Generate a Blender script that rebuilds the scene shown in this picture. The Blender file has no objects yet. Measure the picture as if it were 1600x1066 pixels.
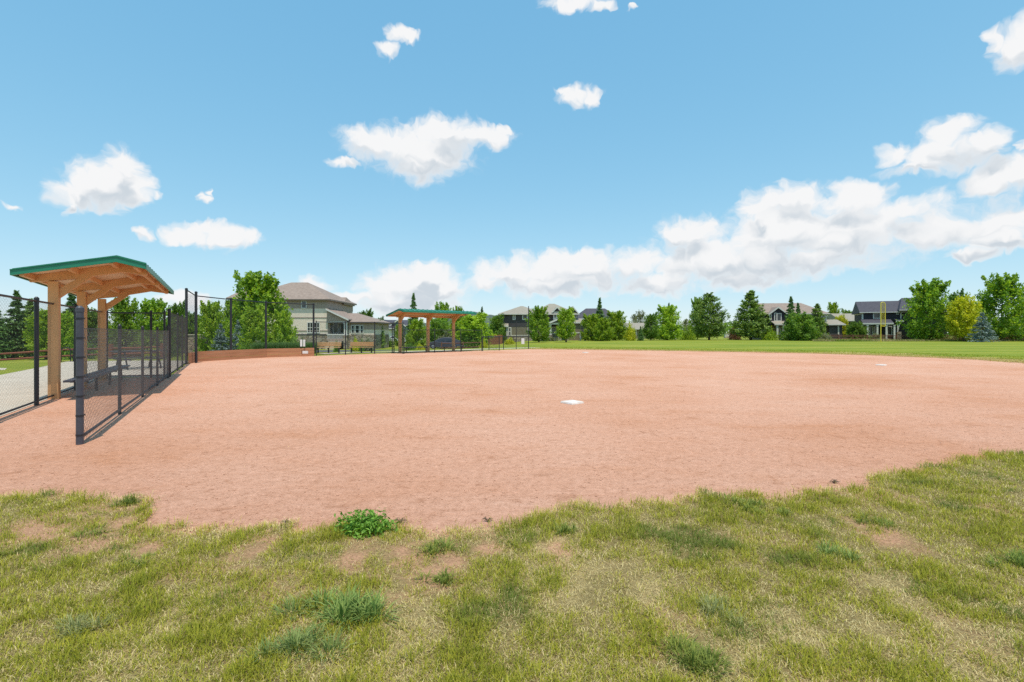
import bpy, bmesh, math, random
import numpy as np
from mathutils import Vector, Matrix
R_ = math.radians
random.seed(7); rng = np.random.default_rng(7)
sc = bpy.context.scene
col = sc.collection

# ------------------------------------------------------------------ camera maths (photo pixels -> places)
F, CX, HY, EYE = 800.0, 800.0, 520.0, 1.5
def GX(px, d): return (px - CX) / F * d
def GZ(py, d): return EYE - (py - HY) / F * d
def ground(px, py):
    d = EYE * F / (py - HY); return (GX(px, d), d)
def sm(t):
    t = min(1, max(0, t)); return t * t * (3 - 2 * t)
def terrain(x, y):
    q = ((y - 32.9) - (x + 12.75)) / 1.414
    return -0.75 * sm((q - 5) / 9) * sm((6 - x) / 12)

# ------------------------------------------------------------------ materials
def new_mat(name):
    m = bpy.data.materials.new(name); m.use_nodes = True
    nt = m.node_tree; nt.nodes.clear()
    return m, nt, nt.nodes, nt.links
def N(nt, t, **kw):
    n = nt.nodes.new(t)
    for k, v in kw.items():
        if k in n.inputs: n.inputs[k].default_value = v
        else: setattr(n, k, v)
    return n
def ramp(nt, stops):
    r = nt.nodes.new('ShaderNodeValToRGB')
    el = r.color_ramp.elements
    while len(el) < len(stops): el.new(0.5)
    for e, (p, c) in zip(el, stops): e.position = p; e.color = (*c, 1)
    return r
def pmat(name, c1, c2=None, scale=6.0, rough=0.75, bump=0.0, bscale=None, stretch=(1, 1, 1), spec=0.3, metal=0.0, detail=5):
    m, nt, nd, lk = new_mat(name)
    out = N(nt, 'ShaderNodeOutputMaterial'); b = N(nt, 'ShaderNodeBsdfPrincipled')
    b.inputs['Roughness'].default_value = rough; b.inputs['Specular IOR Level'].default_value = spec; b.inputs['Metallic'].default_value = metal
    lk.new(b.outputs[0], out.inputs[0])
    tc = N(nt, 'ShaderNodeTexCoord'); mp = N(nt, 'ShaderNodeMapping'); mp.inputs['Scale'].default_value = stretch
    lk.new(tc.outputs['Object'], mp.inputs[0])
    nz = N(nt, 'ShaderNodeTexNoise', Scale=scale, Detail=detail, Roughness=0.6); lk.new(mp.outputs[0], nz.inputs['Vector'])
    c2 = c2 or tuple(x * 0.75 for x in c1)
    r = ramp(nt, [(0.32, c1), (0.68, c2)]); lk.new(nz.outputs[0], r.inputs[0]); lk.new(r.outputs[0], b.inputs['Base Color'])
    if bump:
        n2 = N(nt, 'ShaderNodeTexNoise', Scale=bscale or scale * 4, Detail=4); lk.new(mp.outputs[0], n2.inputs['Vector'])
        bp = N(nt, 'ShaderNodeBump', Strength=bump, Distance=0.02); lk.new(n2.outputs[0], bp.inputs['Height']); lk.new(bp.outputs[0], b.inputs['Normal'])
    return m
def stripe_mat(name, c1, c2, per_m, axis='Z', rough=0.7, noise=0.25):
    """boards / shingle courses: bands of real colour difference plus bump"""
    m, nt, nd, lk = new_mat(name)
    out = N(nt, 'ShaderNodeOutputMaterial'); b = N(nt, 'ShaderNodeBsdfPrincipled', Roughness=rough)
    b.inputs['Specular IOR Level'].default_value = 0.25
    lk.new(b.outputs[0], out.inputs[0])
    tc = N(nt, 'ShaderNodeTexCoord')
    w = N(nt, 'ShaderNodeTexWave', Scale=per_m * 0.314, Distortion=0.0); w.bands_direction = axis; w.wave_profile = 'SAW'
    lk.new(tc.outputs['Object'], w.inputs['Vector'])
    nz = N(nt, 'ShaderNodeTexNoise', Scale=2.5, Detail=6); lk.new(tc.outputs['Object'], nz.inputs['Vector'])
    r = ramp(nt, [(0.3, c1), (0.7, c2)]); lk.new(nz.outputs[0], r.inputs[0]); lk.new(r.outputs[0], b.inputs['Base Color'])
    bp = N(nt, 'ShaderNodeBump', Strength=0.6, Distance=0.03); lk.new(w.outputs[0], bp.inputs['Height']); lk.new(bp.outputs[0], b.inputs['Normal'])
    return m
def stone_mat(name, cols, scale):
    m, nt, nd, lk = new_mat(name)
    out = N(nt, 'ShaderNodeOutputMaterial'); b = N(nt, 'ShaderNodeBsdfPrincipled', Roughness=0.9)
    lk.new(b.outputs[0], out.inputs[0])
    tc = N(nt, 'ShaderNodeTexCoord'); mp = N(nt, 'ShaderNodeMapping'); mp.inputs['Scale'].default_value = (1, 1, 1.8)
    lk.new(tc.outputs['Object'], mp.inputs[0])
    v = N(nt, 'ShaderNodeTexVoronoi', Scale=scale); lk.new(mp.outputs[0], v.inputs['Vector'])
    sep = N(nt, 'ShaderNodeSeparateColor'); lk.new(v.outputs['Color'], sep.inputs[0])
    r = ramp(nt, [(i / (len(cols) - 1), c) for i, c in enumerate(cols)]); lk.new(sep.outputs[0], r.inputs[0])
    e = N(nt, 'ShaderNodeTexVoronoi', Scale=scale); e.feature = 'DISTANCE_TO_EDGE'; lk.new(mp.outputs[0], e.inputs['Vector'])
    er = ramp(nt, [(0.0, (0, 0, 0)), (0.08, (1, 1, 1))]); lk.new(e.outputs['Distance'], er.inputs[0])
    mx = N(nt, 'ShaderNodeMix'); mx.data_type = 'RGBA'; mx.inputs[6].default_value = (0.12, 0.1, 0.09, 1)
    lk.new(er.outputs[0], mx.inputs[0]); lk.new(r.outputs[0], mx.inputs[7]); lk.new(mx.outputs[2], b.inputs['Base Color'])
    bp = N(nt, 'ShaderNodeBump', Strength=0.8, Distance=0.05); lk.new(er.outputs[0], bp.inputs['Height']); lk.new(bp.outputs[0], b.inputs['Normal'])
    return m
def leaf_mat(name, tones, trans=0.42, rough=0.55):
    m, nt, nd, lk = new_mat(name)
    out = N(nt, 'ShaderNodeOutputMaterial'); b = N(nt, 'ShaderNodeBsdfPrincipled', Roughness=rough)
    b.inputs['Specular IOR Level'].default_value = 0.25
    t = N(nt, 'ShaderNodeBsdfTranslucent'); mx = N(nt, 'ShaderNodeMixShader'); mx.inputs[0].default_value = trans
    g = N(nt, 'ShaderNodeNewGeometry'); r = ramp(nt, [(i / (len(tones) - 1), c) for i, c in enumerate(tones)])
    tc = N(nt, 'ShaderNodeTexCoord'); nz = N(nt, 'ShaderNodeTexNoise', Scale=0.9, Detail=2); lk.new(tc.outputs['Object'], nz.inputs['Vector'])
    ad = N(nt, 'ShaderNodeMath'); ad.operation = 'MULTIPLY_ADD'; ad.inputs[1].default_value = 0.55
    lk.new(g.outputs['Random Per Island'], ad.inputs[0])
    ml = N(nt, 'ShaderNodeMath'); ml.operation = 'MULTIPLY_ADD'; ml.inputs[1].default_value = 1.3; ml.inputs[2].default_value = -0.43
    lk.new(nz.outputs[0], ml.inputs[0]); lk.new(ml.outputs[0], ad.inputs[2])
    lk.new(ad.outputs[0], r.inputs[0])
    hs = N(nt, 'ShaderNodeHueSaturation', Saturation=1.0); oi = N(nt, 'ShaderNodeObjectInfo')
    mr = N(nt, 'ShaderNodeMapRange'); mr.inputs[3].default_value = 0.98; mr.inputs[4].default_value = 1.38; lk.new(oi.outputs['Random'], mr.inputs[0])
    lk.new(mr.outputs[0], hs.inputs['Value']); lk.new(r.outputs[0], hs.inputs['Color'])
    lk.new(hs.outputs[0], b.inputs['Base Color'])
    tr = N(nt, 'ShaderNodeMix'); tr.data_type = 'RGBA'; tr.blend_type = 'MULTIPLY'; tr.inputs[0].default_value = 1.0; tr.inputs[7].default_value = (1.6, 1.55, 0.6, 1)
    lk.new(hs.outputs[0], tr.inputs[6]); lk.new(tr.outputs[2], t.inputs[0])
    lk.new(b.outputs[0], mx.inputs[1]); lk.new(t.outputs[0], mx.inputs[2]); lk.new(mx.outputs[0], out.inputs[0])
    return m
def blade_mat(name, trans=0.3):
    m, nt, nd, lk = new_mat(name)
    out = N(nt, 'ShaderNodeOutputMaterial'); b = N(nt, 'ShaderNodeBsdfPrincipled', Roughness=0.6)
    b.inputs['Specular IOR Level'].default_value = 0.2
    a = N(nt, 'ShaderNodeAttribute'); a.attribute_name = 'Col'
    t = N(nt, 'ShaderNodeBsdfTranslucent'); mx = N(nt, 'ShaderNodeMixShader'); mx.inputs[0].default_value = trans
    lk.new(a.outputs['Color'], b.inputs['Base Color']); lk.new(a.outputs['Color'], t.inputs[0])
    lk.new(b.outputs[0], mx.inputs[1]); lk.new(t.outputs[0], mx.inputs[2]); lk.new(mx.outputs[0], out.inputs[0])
    return m

M = {}
M['fence'] = pmat('black_vinyl_pipe', (0.012, 0.013, 0.019), (0.02, 0.021, 0.028), scale=20, rough=0.45, spec=0.5)
M['post_grey'] = pmat('dull_grey_pipe', (0.05, 0.054, 0.075), (0.07, 0.074, 0.095), scale=9, rough=0.5, spec=0.5, bump=0.05)
M['wire'] = pmat('black_vinyl_wire', (0.06, 0.06, 0.06), (0.10, 0.10, 0.10), scale=30, rough=0.35, spec=0.7)
M['wire_black'] = pmat('dark_vinyl_wire', (0.018, 0.018, 0.022), (0.03, 0.03, 0.034), scale=30, rough=0.45, spec=0.5)
M['tan'] = pmat('tan_painted_timber', (0.66, 0.365, 0.17), (0.56, 0.30, 0.135), scale=2.2, rough=0.6, bump=0.12, bscale=14, stretch=(1, 1, 0.25))
M['deck'] = pmat('cream_roof_deck', (0.72, 0.52, 0.34), (0.66, 0.47, 0.30), scale=3, rough=0.7)
M['green_metal'] = pmat('green_painted_metal', (0.018, 0.21, 0.125), (0.015, 0.185, 0.11), scale=2, rough=0.38, spec=0.5)
M['dark_plank'] = pmat('dark_coated_plank', (0.05, 0.05, 0.065), (0.075, 0.075, 0.09), scale=8, rough=0.5)
M['concrete'] = pmat('pale_concrete', (0.62, 0.535, 0.43), (0.54, 0.46, 0.365), scale=0.8, rough=0.9, bump=0.2, bscale=30, detail=8)
M['board'] = pmat('red_brown_boards', (0.50, 0.245, 0.13), (0.38, 0.17, 0.085), scale=1.6, rough=0.75, bump=0.3, bscale=8, stretch=(0.5, 0.5, 6))
M['rail_wood'] = pmat('dark_split_rail', (0.12, 0.05, 0.035), (0.20, 0.09, 0.06), scale=3, rough=0.85, bump=0.3)
M['rail_red'] = pmat('red_split_rail', (0.30, 0.10, 0.06), (0.20, 0.075, 0.05), scale=3, rough=0.85, bump=0.3)
M['bench_wood'] = pmat('pale_bench_wood', (0.55, 0.33, 0.17), (0.46, 0.26, 0.12), scale=3, rough=0.6, stretch=(0.4, 4, 4))
M['white'] = pmat('white_paint', (0.78, 0.78, 0.76), (0.70, 0.70, 0.68), scale=3, rough=0.55)
M['base_white'] = pmat('dusty_white_rubber', (0.80, 0.78, 0.75), (0.66, 0.56, 0.48), scale=7, rough=0.6)
M['trim'] = pmat('off_white_trim', (0.68, 0.67, 0.63), (0.60, 0.59, 0.56), scale=3, rough=0.6)
M['yellow'] = pmat('yellow_enamel', (0.75, 0.60, 0.07), (0.68, 0.53, 0.06), scale=5, rough=0.4)
M['yellow_wire'] = pmat('yellow_wire', (0.55, 0.44, 0.06), (0.5, 0.4, 0.05), scale=5, rough=0.5)
M['stone_tan'] = stone_mat('tan_fieldstone', [(0.14, 0.11, 0.08), (0.33, 0.26, 0.19), (0.42, 0.36, 0.28), (0.22, 0.2, 0.17)], 1.6)
M['stone_pink'] = stone_mat('pink_block', [(0.30, 0.2, 0.15), (0.42, 0.3, 0.22), (0.36, 0.28, 0.22)], 2.2)
M['roof_brown'] = stripe_mat('brown_shingles', (0.25, 0.19, 0.155), (0.34, 0.265, 0.22), 4)
M['roof_tan'] = stripe_mat('weathered_tan_shingles', (0.27, 0.24, 0.19), (0.36, 0.325, 0.265), 4)
M['roof_dark'] = stripe_mat('slate_shingles', (0.062, 0.058, 0.072), (0.09, 0.085, 0.10), 4)
M['side_grey'] = stripe_mat('warm_grey_siding', (0.37, 0.29, 0.245), (0.415, 0.33, 0.28), 5)
M['side_beige'] = pmat('beige_stucco', (0.80, 0.69, 0.57), (0.74, 0.635, 0.52), scale=1.2, rough=0.9, bump=0.15)
M['side_dark'] = stripe_mat('dark_grey_siding', (0.062, 0.056, 0.062), (0.085, 0.078, 0.085), 5)
M['side_navy'] = stripe_mat('near_black_siding', (0.032, 0.03, 0.042), (0.05, 0.047, 0.06), 5)
M['side_tan'] = stripe_mat('khaki_siding', (0.20, 0.17, 0.12), (0.25, 0.21, 0.155), 5)
M['side_blue'] = stripe_mat('grey_blue_siding', (0.15, 0.185, 0.23), (0.19, 0.225, 0.27), 5)
M['glass'] = pmat('dark_window_glass', (0.02, 0.023, 0.028), (0.035, 0.04, 0.045), scale=1.2, rough=0.12, spec=0.8)
M['gutter_brown'] = pmat('brown_gutter', (0.15, 0.12, 0.10), (0.18, 0.145, 0.12), scale=3, rough=0.5)
M['shade'] = pmat('dark_porch_shade', (0.06, 0.058, 0.058), (0.045, 0.045, 0.045), scale=2, rough=0.9)  # near-black colour stands in for shade inside the porch; base trim shares it
M['bark'] = pmat('grey_brown_bark', (0.11, 0.08, 0.06), (0.17, 0.13, 0.10), scale=9, rough=0.95, bump=0.5, stretch=(2, 2, 0.5))
M['fence_cedar'] = pmat('cedar_boards', (0.33, 0.14, 0.075), (0.24, 0.10, 0.055), scale=3, rough=0.8, stretch=(6, 6, 0.5))
M['carpaint'] = pmat('dark_grey_car_paint', (0.055, 0.055, 0.075), (0.06, 0.06, 0.08), scale=1, rough=0.25, spec=0.6)
M['carpaint_white'] = pmat('white_car_paint', (0.72, 0.72, 0.72), (0.7, 0.7, 0.7), scale=1, rough=0.25, spec=0.6)
M['tyre'] = pmat('tyre_rubber', (0.02, 0.02, 0.02), (0.03, 0.03, 0.03), scale=8, rough=0.85)
M['rim'] = pmat('wheel_alloy', (0.42, 0.42, 0.44), (0.36, 0.36, 0.38), scale=8, rough=0.35, metal=0.6)
M['lamp'] = pmat('headlamp_lens', (0.7, 0.7, 0.7), (0.6, 0.6, 0.62), scale=8, rough=0.15, spec=0.7)
M['steel'] = pmat('galvanised_steel', (0.32, 0.33, 0.34), (0.26, 0.27, 0.28), scale=8, rough=0.45, metal=0.5)
M['asphalt'] = pmat('grey_asphalt', (0.09, 0.09, 0.095), (0.13, 0.13, 0.13), scale=2, rough=0.95, bump=0.2)
M['hill'] = pmat('hazy_scrub_hillside', (0.065, 0.095, 0.085), (0.10, 0.12, 0.095), scale=0.012, rough=1.0)  # scrub green with distance haze painted in as a blue-green tint
M['twig'] = pmat('dead_weed', (0.14, 0.10, 0.07), (0.22, 0.16, 0.11), scale=20, rough=0.9)
M['pebble'] = pmat('dirt_crumb', (0.62, 0.35, 0.235), (0.50, 0.265, 0.17), scale=9, rough=0.95)
LEAF = {
 'maple':  leaf_mat('maple_leaf',  [(0.046, 0.112, 0.018), (0.125, 0.230, 0.026), (0.250, 0.364, 0.039), (0.349, 0.459, 0.052)]),
 'bright': leaf_mat('fresh_green_leaf', [(0.079, 0.162, 0.020), (0.187, 0.291, 0.030), (0.294, 0.405, 0.043), (0.374, 0.473, 0.056)]),
 'yellow': leaf_mat('yellow_green_leaf', [(0.181, 0.235, 0.017), (0.340, 0.378, 0.023), (0.475, 0.472, 0.034), (0.544, 0.507, 0.046)]),
 'dark':   leaf_mat('deep_green_leaf', [(0.040, 0.091, 0.022), (0.091, 0.173, 0.031), (0.164, 0.264, 0.042), (0.237, 0.330, 0.056)]),
 'pine':   leaf_mat('olive_pine_needle', [(0.060, 0.119, 0.029), (0.131, 0.217, 0.044), (0.223, 0.325, 0.067), (0.317, 0.413, 0.088)], trans=0.15),
 'spruce': leaf_mat('spruce_needle', [(0.036, 0.086, 0.032), (0.080, 0.162, 0.051), (0.140, 0.238, 0.072), (0.200, 0.302, 0.096)], trans=0.12),
 'blue':   leaf_mat('blue_spruce_needle', [(0.074, 0.115, 0.115), (0.135, 0.189, 0.189), (0.230, 0.297, 0.290), (0.297, 0.365, 0.358)], trans=0.1),
 'grey':   leaf_mat('grey_green_leaf', [(0.084, 0.105, 0.070), (0.140, 0.161, 0.105), (0.210, 0.224, 0.147), (0.266, 0.266, 0.182)]),
 'red':    leaf_mat('purple_brown_leaf', [(0.070, 0.042, 0.035), (0.140, 0.077, 0.059), (0.210, 0.119, 0.084), (0.266, 0.168, 0.119)]),
}
M['blade'] = blade_mat('grass_blade')

# ground sheets
def dirt_material():
    m, nt, nd, lk = new_mat('red_clay_dirt')
    out = N(nt, 'ShaderNodeOutputMaterial'); b = N(nt, 'ShaderNodeBsdfPrincipled', Roughness=0.95)
    b.inputs['Specular IOR Level'].default_value = 0.15
    lk.new(b.outputs[0], out.inputs[0])
    tc = N(nt, 'ShaderNodeTexCoord')
    big = N(nt, 'ShaderNodeTexNoise', Scale=0.22, Detail=5, Roughness=0.6); lk.new(tc.outputs['Object'], big.inputs['Vector'])
    mp = N(nt, 'ShaderNodeMapping'); mp.inputs['Scale'].default_value = (0.45, 1.1, 1); mp.inputs['Rotation'].default_value = (0, 0, R_(24)); lk.new(tc.outputs['Object'], mp.inputs[0])
    drag = N(nt, 'ShaderNodeTexNoise', Scale=0.8, Detail=9, Roughness=0.72); lk.new(mp.outputs[0], drag.inputs['Vector'])
    fine = N(nt, 'ShaderNodeTexNoise', Scale=11, Detail=10, Roughness=0.82); lk.new(tc.outputs['Object'], fine.inputs['Vector'])
    gr = N(nt, 'ShaderNodeTexNoise', Scale=55, Detail=4, Roughness=0.7); lk.new(tc.outputs['Object'], gr.inputs['Vector'])
    r1 = ramp(nt, [(0.33, (0.51, 0.235, 0.13)), (0.47, (0.60, 0.325, 0.22)), (0.66, (0.66, 0.40, 0.295))]); lk.new(big.outputs[0], r1.inputs[0])
    r2 = ramp(nt, [(0.30, (0.50, 0.215, 0.10)), (0.45, (0.595, 0.312, 0.20)), (0.6, (0.615, 0.34, 0.23)), (0.75, (0.68, 0.42, 0.305))]); lk.new(drag.outputs[0], r2.inputs[0])
    m1 = N(nt, 'ShaderNodeMix'); m1.data_type = 'RGBA'; m1.inputs[0].default_value = 0.5; lk.new(r1.outputs[0], m1.inputs[6]); lk.new(r2.outputs[0], m1.inputs[7])
    r3 = ramp(nt, [(0.34, (0.60, 0.50, 0.43)), (0.45, (0.97, 0.95, 0.93)), (0.54, (1.06, 1.06, 1.06)), (0.65, (1.26, 1.29, 1.33))]); lk.new(fine.outputs[0], r3.inputs[0])
    m2 = N(nt, 'ShaderNodeMix'); m2.data_type = 'RGBA'; m2.blend_type = 'MULTIPLY'; m2.inputs[0].default_value = 0.9; lk.new(m1.outputs[2], m2.inputs[6]); lk.new(r3.outputs[0], m2.inputs[7])
    r4 = ramp(nt, [(0.34, (0.74, 0.69, 0.65)), (0.46, (1.02, 1.02, 1.02)), (0.68, (1.20, 1.22, 1.24))]); lk.new(gr.outputs[0], r4.inputs[0])
    m3 = N(nt, 'ShaderNodeMix'); m3.data_type = 'RGBA'; m3.blend_type = 'MULTIPLY'; m3.inputs[0].default_value = 0.8; lk.new(m2.outputs[2], m3.inputs[6]); lk.new(r4.outputs[0], m3.inputs[7])
    sc_ = N(nt, 'ShaderNodeTexNoise', Scale=3.2, Detail=5, Roughness=0.6, Distortion=0.8); lk.new(tc.outputs['Object'], sc_.inputs['Vector'])
    r5 = ramp(nt, [(0.30, (0.80, 0.74, 0.68)), (0.42, (1.0, 1.0, 1.0)), (0.62, (1.0, 1.0, 1.0)), (0.74, (1.08, 1.10, 1.13))]); lk.new(sc_.outputs[0], r5.inputs[0])
    m4 = N(nt, 'ShaderNodeMix'); m4.data_type = 'RGBA'; m4.blend_type = 'MULTIPLY'; m4.inputs[0].default_value = 0.85; lk.new(m3.outputs[2], m4.inputs[6]); lk.new(r5.outputs[0], m4.inputs[7])
    lk.new(m4.outputs[2], b.inputs['Base Color'])
    ad = N(nt, 'ShaderNodeMath'); ad.operation = 'MULTIPLY_ADD'; ad.inputs[1].default_value = 0.35; lk.new(gr.outputs[0], ad.inputs[0]); lk.new(fine.outputs[0], ad.inputs[2])
    ad2 = N(nt, 'ShaderNodeMath'); ad2.operation = 'MULTIPLY_ADD'; ad2.inputs[1].default_value = 1.5; lk.new(drag.outputs[0], ad2.inputs[0]); lk.new(ad.outputs[0], ad2.inputs[2])
    bp = N(nt, 'ShaderNodeBump', Strength=0.85, Distance=0.035); lk.new(ad2.outputs[0], bp.inputs['Height']); lk.new(bp.outputs[0], b.inputs['Normal'])
    return m
def lawn_material():
    m, nt, nd, lk = new_mat('mown_lawn')
    out = N(nt, 'ShaderNodeOutputMaterial'); b = N(nt, 'ShaderNodeBsdfPrincipled', Roughness=0.9)
    b.inputs['Specular IOR Level'].default_value = 0.15
    lk.new(b.outputs[0], out.inputs[0])
    tc = N(nt, 'ShaderNodeTexCoord'); mp = N(nt, 'ShaderNodeMapping'); mp.inputs['Scale'].default_value = (0.12, 0.5, 1); mp.inputs['Rotation'].default_value = (0, 0, R_(-6)); lk.new(tc.outputs['Object'], mp.inputs[0])
    a = N(nt, 'ShaderNodeTexNoise', Scale=0.5, Detail=6, Roughness=0.65); lk.new(mp.outputs[0], a.inputs['Vector'])
    f = N(nt, 'ShaderNodeTexNoise', Scale=3.0, Detail=6, Roughness=0.7); lk.new(tc.outputs['Object'], f.inputs['Vector'])
    ad = N(nt, 'ShaderNodeMath'); ad.operation = 'MULTIPLY_ADD'; ad.inputs[1].default_value = 0.4; lk.new(f.outputs[0], ad.inputs[0])
    ml = N(nt, 'ShaderNodeMath'); ml.operation = 'MULTIPLY_ADD'; ml.inputs[1].default_value = 0.85; ml.inputs[2].default_value = -0.1; lk.new(a.outputs[0], ml.inputs[0]); lk.new(ml.outputs[0], ad.inputs[2])
    r = ramp(nt, [(0.36, (0.125, 0.185, 0.018)), (0.48, (0.19, 0.245, 0.022)), (0.58, (0.26, 0.28, 0.03)), (0.72, (0.37, 0.325, 0.08))]); lk.new(ad.outputs[0], r.inputs[0])
    lk.new(r.outputs[0], b.inputs['Base Color'])
    bp = N(nt, 'ShaderNodeBump', Strength=0.6, Distance=0.08); lk.new(f.outputs[0], bp.inputs['Height']); lk.new(bp.outputs[0], b.inputs['Normal'])
    return m
def thatch_material():
    m, nt, nd, lk = new_mat('dry_thatch_soil')
    out = N(nt, 'ShaderNodeOutputMaterial'); b = N(nt, 'ShaderNodeBsdfPrincipled', Roughness=0.95)
    b.inputs['Specular IOR Level'].default_value = 0.1
    lk.new(b.outputs[0], out.inputs[0])
    tc = N(nt, 'ShaderNodeTexCoord'); at = N(nt, 'ShaderNodeAttribute'); at.attribute_name = 'Col'
    f = N(nt, 'ShaderNodeTexNoise', Scale=60, Detail=6, Roughness=0.75); lk.new(tc.outputs['Object'], f.inputs['Vector'])
    r3 = ramp(nt, [(0.32, (0.42, 0.40, 0.36)), (0.48, (0.95, 0.95, 0.95)), (0.68, (1.3, 1.3, 1.3))]); lk.new(f.outputs[0], r3.inputs[0])
    m2 = N(nt, 'ShaderNodeMix'); m2.data_type = 'RGBA'; m2.blend_type = 'MULTIPLY'; m2.inputs[0].default_value = 0.9; lk.new(at.outputs['Color'], m2.inputs[6]); lk.new(r3.outputs[0], m2.inputs[7])
    lk.new(m2.outputs[2], b.inputs['Base Color'])
    bp = N(nt, 'ShaderNodeBump', Strength=0.9, Distance=0.02); lk.new(f.outputs[0], bp.inputs['Height']); lk.new(bp.outputs[0], b.inputs['Normal'])
    return m
M['dirt'] = dirt_material(); M['lawn'] = lawn_material(); M['thatch'] = thatch_material()

# ------------------------------------------------------------------ mesh builder
class MB:
    def __init__(s): s.v = []; s.f = []
    def add(s, vs, fs):
        o = len(s.v); s.v += [tuple(v) for v in vs]; s.f += [tuple(i + o for i in f) for f in fs]; return s
    def box(s, x0, x1, y0, y1, z0, z1):
        return s.add([(x0, y0, z0), (x1, y0, z0), (x1, y1, z0), (x0, y1, z0), (x0, y0, z1), (x1, y0, z1), (x1, y1, z1), (x0, y1, z1)],
                     [(3, 2, 1, 0), (4, 5, 6, 7), (0, 1, 5, 4), (1, 2, 6, 5), (2, 3, 7, 6), (3, 0, 4, 7)])
    def tube(s, p0, p1, r0, r1=None, n=8, cap=True):
        r1 = r0 if r1 is None else r1
        p0 = Vector(p0); p1 = Vector(p1); d = (p1 - p0).normalized()
        a = d.orthogonal().normalized(); b = d.cross(a)
        vs = []
        for p, r in ((p0, r0), (p1, r1)):
            for k in range(n):
                t = 2 * math.pi * k / n; vs.append(p + a * (r * math.cos(t)) + b * (r * math.sin(t)))
        fs = [(k, (k + 1) % n, n + (k + 1) % n, n + k) for k in range(n)]
        if cap: fs += [tuple(range(n - 1, -1, -1)), tuple(range(n, 2 * n))]
        return s.add(vs, fs)
    def path(s, pts, r, n=8):
        """swept pipe along a polyline"""
        pts = [Vector(p) for p in pts]; vs = []; fs = []
        ref = None
        for i, p in enumerate(pts):
            d = (pts[min(i + 1, len(pts) - 1)] - pts[max(i - 1, 0)]).normalized()
            a = (ref - d * ref.dot(d)).normalized() if ref else d.orthogonal().normalized()
            ref = a; b = d.cross(a); rr = r[i] if isinstance(r, (list, tuple)) else r
            for k in range(n):
                t = 2 * math.pi * k / n; vs.append(p + a * (rr * math.cos(t)) + b * (rr * math.sin(t)))
        for i in range(len(pts) - 1):
            for k in range(n): fs.append((i * n + k, i * n + (k + 1) % n, (i + 1) * n + (k + 1) % n, (i + 1) * n + k))
        fs += [tuple(range(n - 1, -1, -1)), tuple(range((len(pts) - 1) * n, len(pts) * n))]
        return s.add(vs, fs)
    def prism(s, poly, fn, a, b):
        """poly of (p,q), fn(p,q,w) -> xyz, extruded from w=a to w=b"""
        n = len(poly); vs = [fn(p, q, a) for p, q in poly] + [fn(p, q, b) for p, q in poly]
        return s.add(vs, [tuple(range(n - 1, -1, -1)), tuple(range(n, 2 * n))] + [(k, (k + 1) % n, n + (k + 1) % n, n + k) for k in range(n)])
    def build(s, name, mat, parent=None, world=False, smooth=False, bevel=0.0):
        me = bpy.data.meshes.new(name); vs = s.v
        if world and parent is not None:
            l = parent.location; vs = [(x - l.x, y - l.y, z - l.z) for x, y, z in vs]
        me.from_pydata(vs, [], s.f); me.update()
        bm = bmesh.new(); bm.from_mesh(me); bmesh.ops.recalc_face_normals(bm, faces=bm.faces)
        if bevel: bmesh.ops.bevel(bm, geom=list(bm.edges), offset=bevel, segments=2, affect='EDGES', profile=0.7)
        bm.to_mesh(me); bm.free()
        me.materials.append(mat)
        if smooth:
            for p in me.polygons: p.use_smooth = True
        o = bpy.data.objects.new(name, me); col.objects.link(o)
        if parent is not None: o.parent = parent
        return o
def tag(o, label=None, cat=None, group=None, kind=None):
    if label: o['label'] = label
    if cat: o['category'] = cat
    if group: o['group'] = group
    if kind: o['kind'] = kind
    return o
def empty(name, loc, rz=0.0, label=None, cat=None, group=None):
    o = bpy.data.objects.new(name, None); col.objects.link(o); o.empty_display_size = 0.2
    o.location = loc; o.rotation_euler = (0, 0, rz)
    return tag(o, label, cat, group)
def copy_tree(o, parent=None):
    c = o.copy(); col.objects.link(c)
    if parent is not None: c.parent = parent
    for ch in list(o.children): copy_tree(ch, c)
    return c
def raw_mesh(name, verts, faces_list, mat, cols=None, parent=None, smooth=False):
    """fast numpy mesh; faces_list = list of (M,k) index arrays"""
    me = bpy.data.meshes.new(name)
    verts = np.asarray(verts, dtype=np.float32)
    me.vertices.add(len(verts)); me.vertices.foreach_set('co', verts.ravel())
    tot = sum(f.size for f in faces_list); nf = sum(len(f) for f in faces_list)
    me.loops.add(tot); me.polygons.add(nf)
    me.loops.foreach_set('vertex_index', np.concatenate([f.ravel() for f in faces_list]).astype(np.int32))
    st = []; o = 0
    for f in faces_list:
        st.append(o + np.arange(len(f)) * f.shape[1]); o += f.size
    me.polygons.foreach_set('loop_start', np.concatenate(st).astype(np.int32))
    if smooth: me.polygons.foreach_set('use_smooth', np.ones(nf, dtype=bool))
    if cols is not None:
        at = me.color_attributes.new('Col', 'FLOAT_COLOR', 'POINT')
        c4 = np.ones((len(verts), 4), dtype=np.float32); c4[:, :3] = cols; at.data.foreach_set('color', c4.ravel())
    me.update(calc_edges=True); me.validate()
    me.materials.append(mat)
    ob = bpy.data.objects.new(name, me); col.objects.link(ob)
    if parent is not None: ob.parent = parent
    return ob
def vnoise(x, y, seed=0):
    xi = np.floor(x).astype(np.int64); yi = np.floor(y).astype(np.int64); fx = x - xi; fy = y - yi
    fx = fx * fx * (3 - 2 * fx); fy = fy * fy * (3 - 2 * fy)
    def h(a, b):
        n = (a * 374761393 + b * 668265263 + seed * 1274126177) & 0xffffffff
        n = ((n ^ (n >> 13)) * 1274126177) & 0xffffffff
        return ((n ^ (n >> 16)) & 0xffff) / 65535.0
    return (h(xi, yi) * (1 - fx) + h(xi + 1, yi) * fx) * (1 - fy) + (h(xi, yi + 1) * (1 - fx) + h(xi + 1, yi + 1) * fx) * fy
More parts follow.
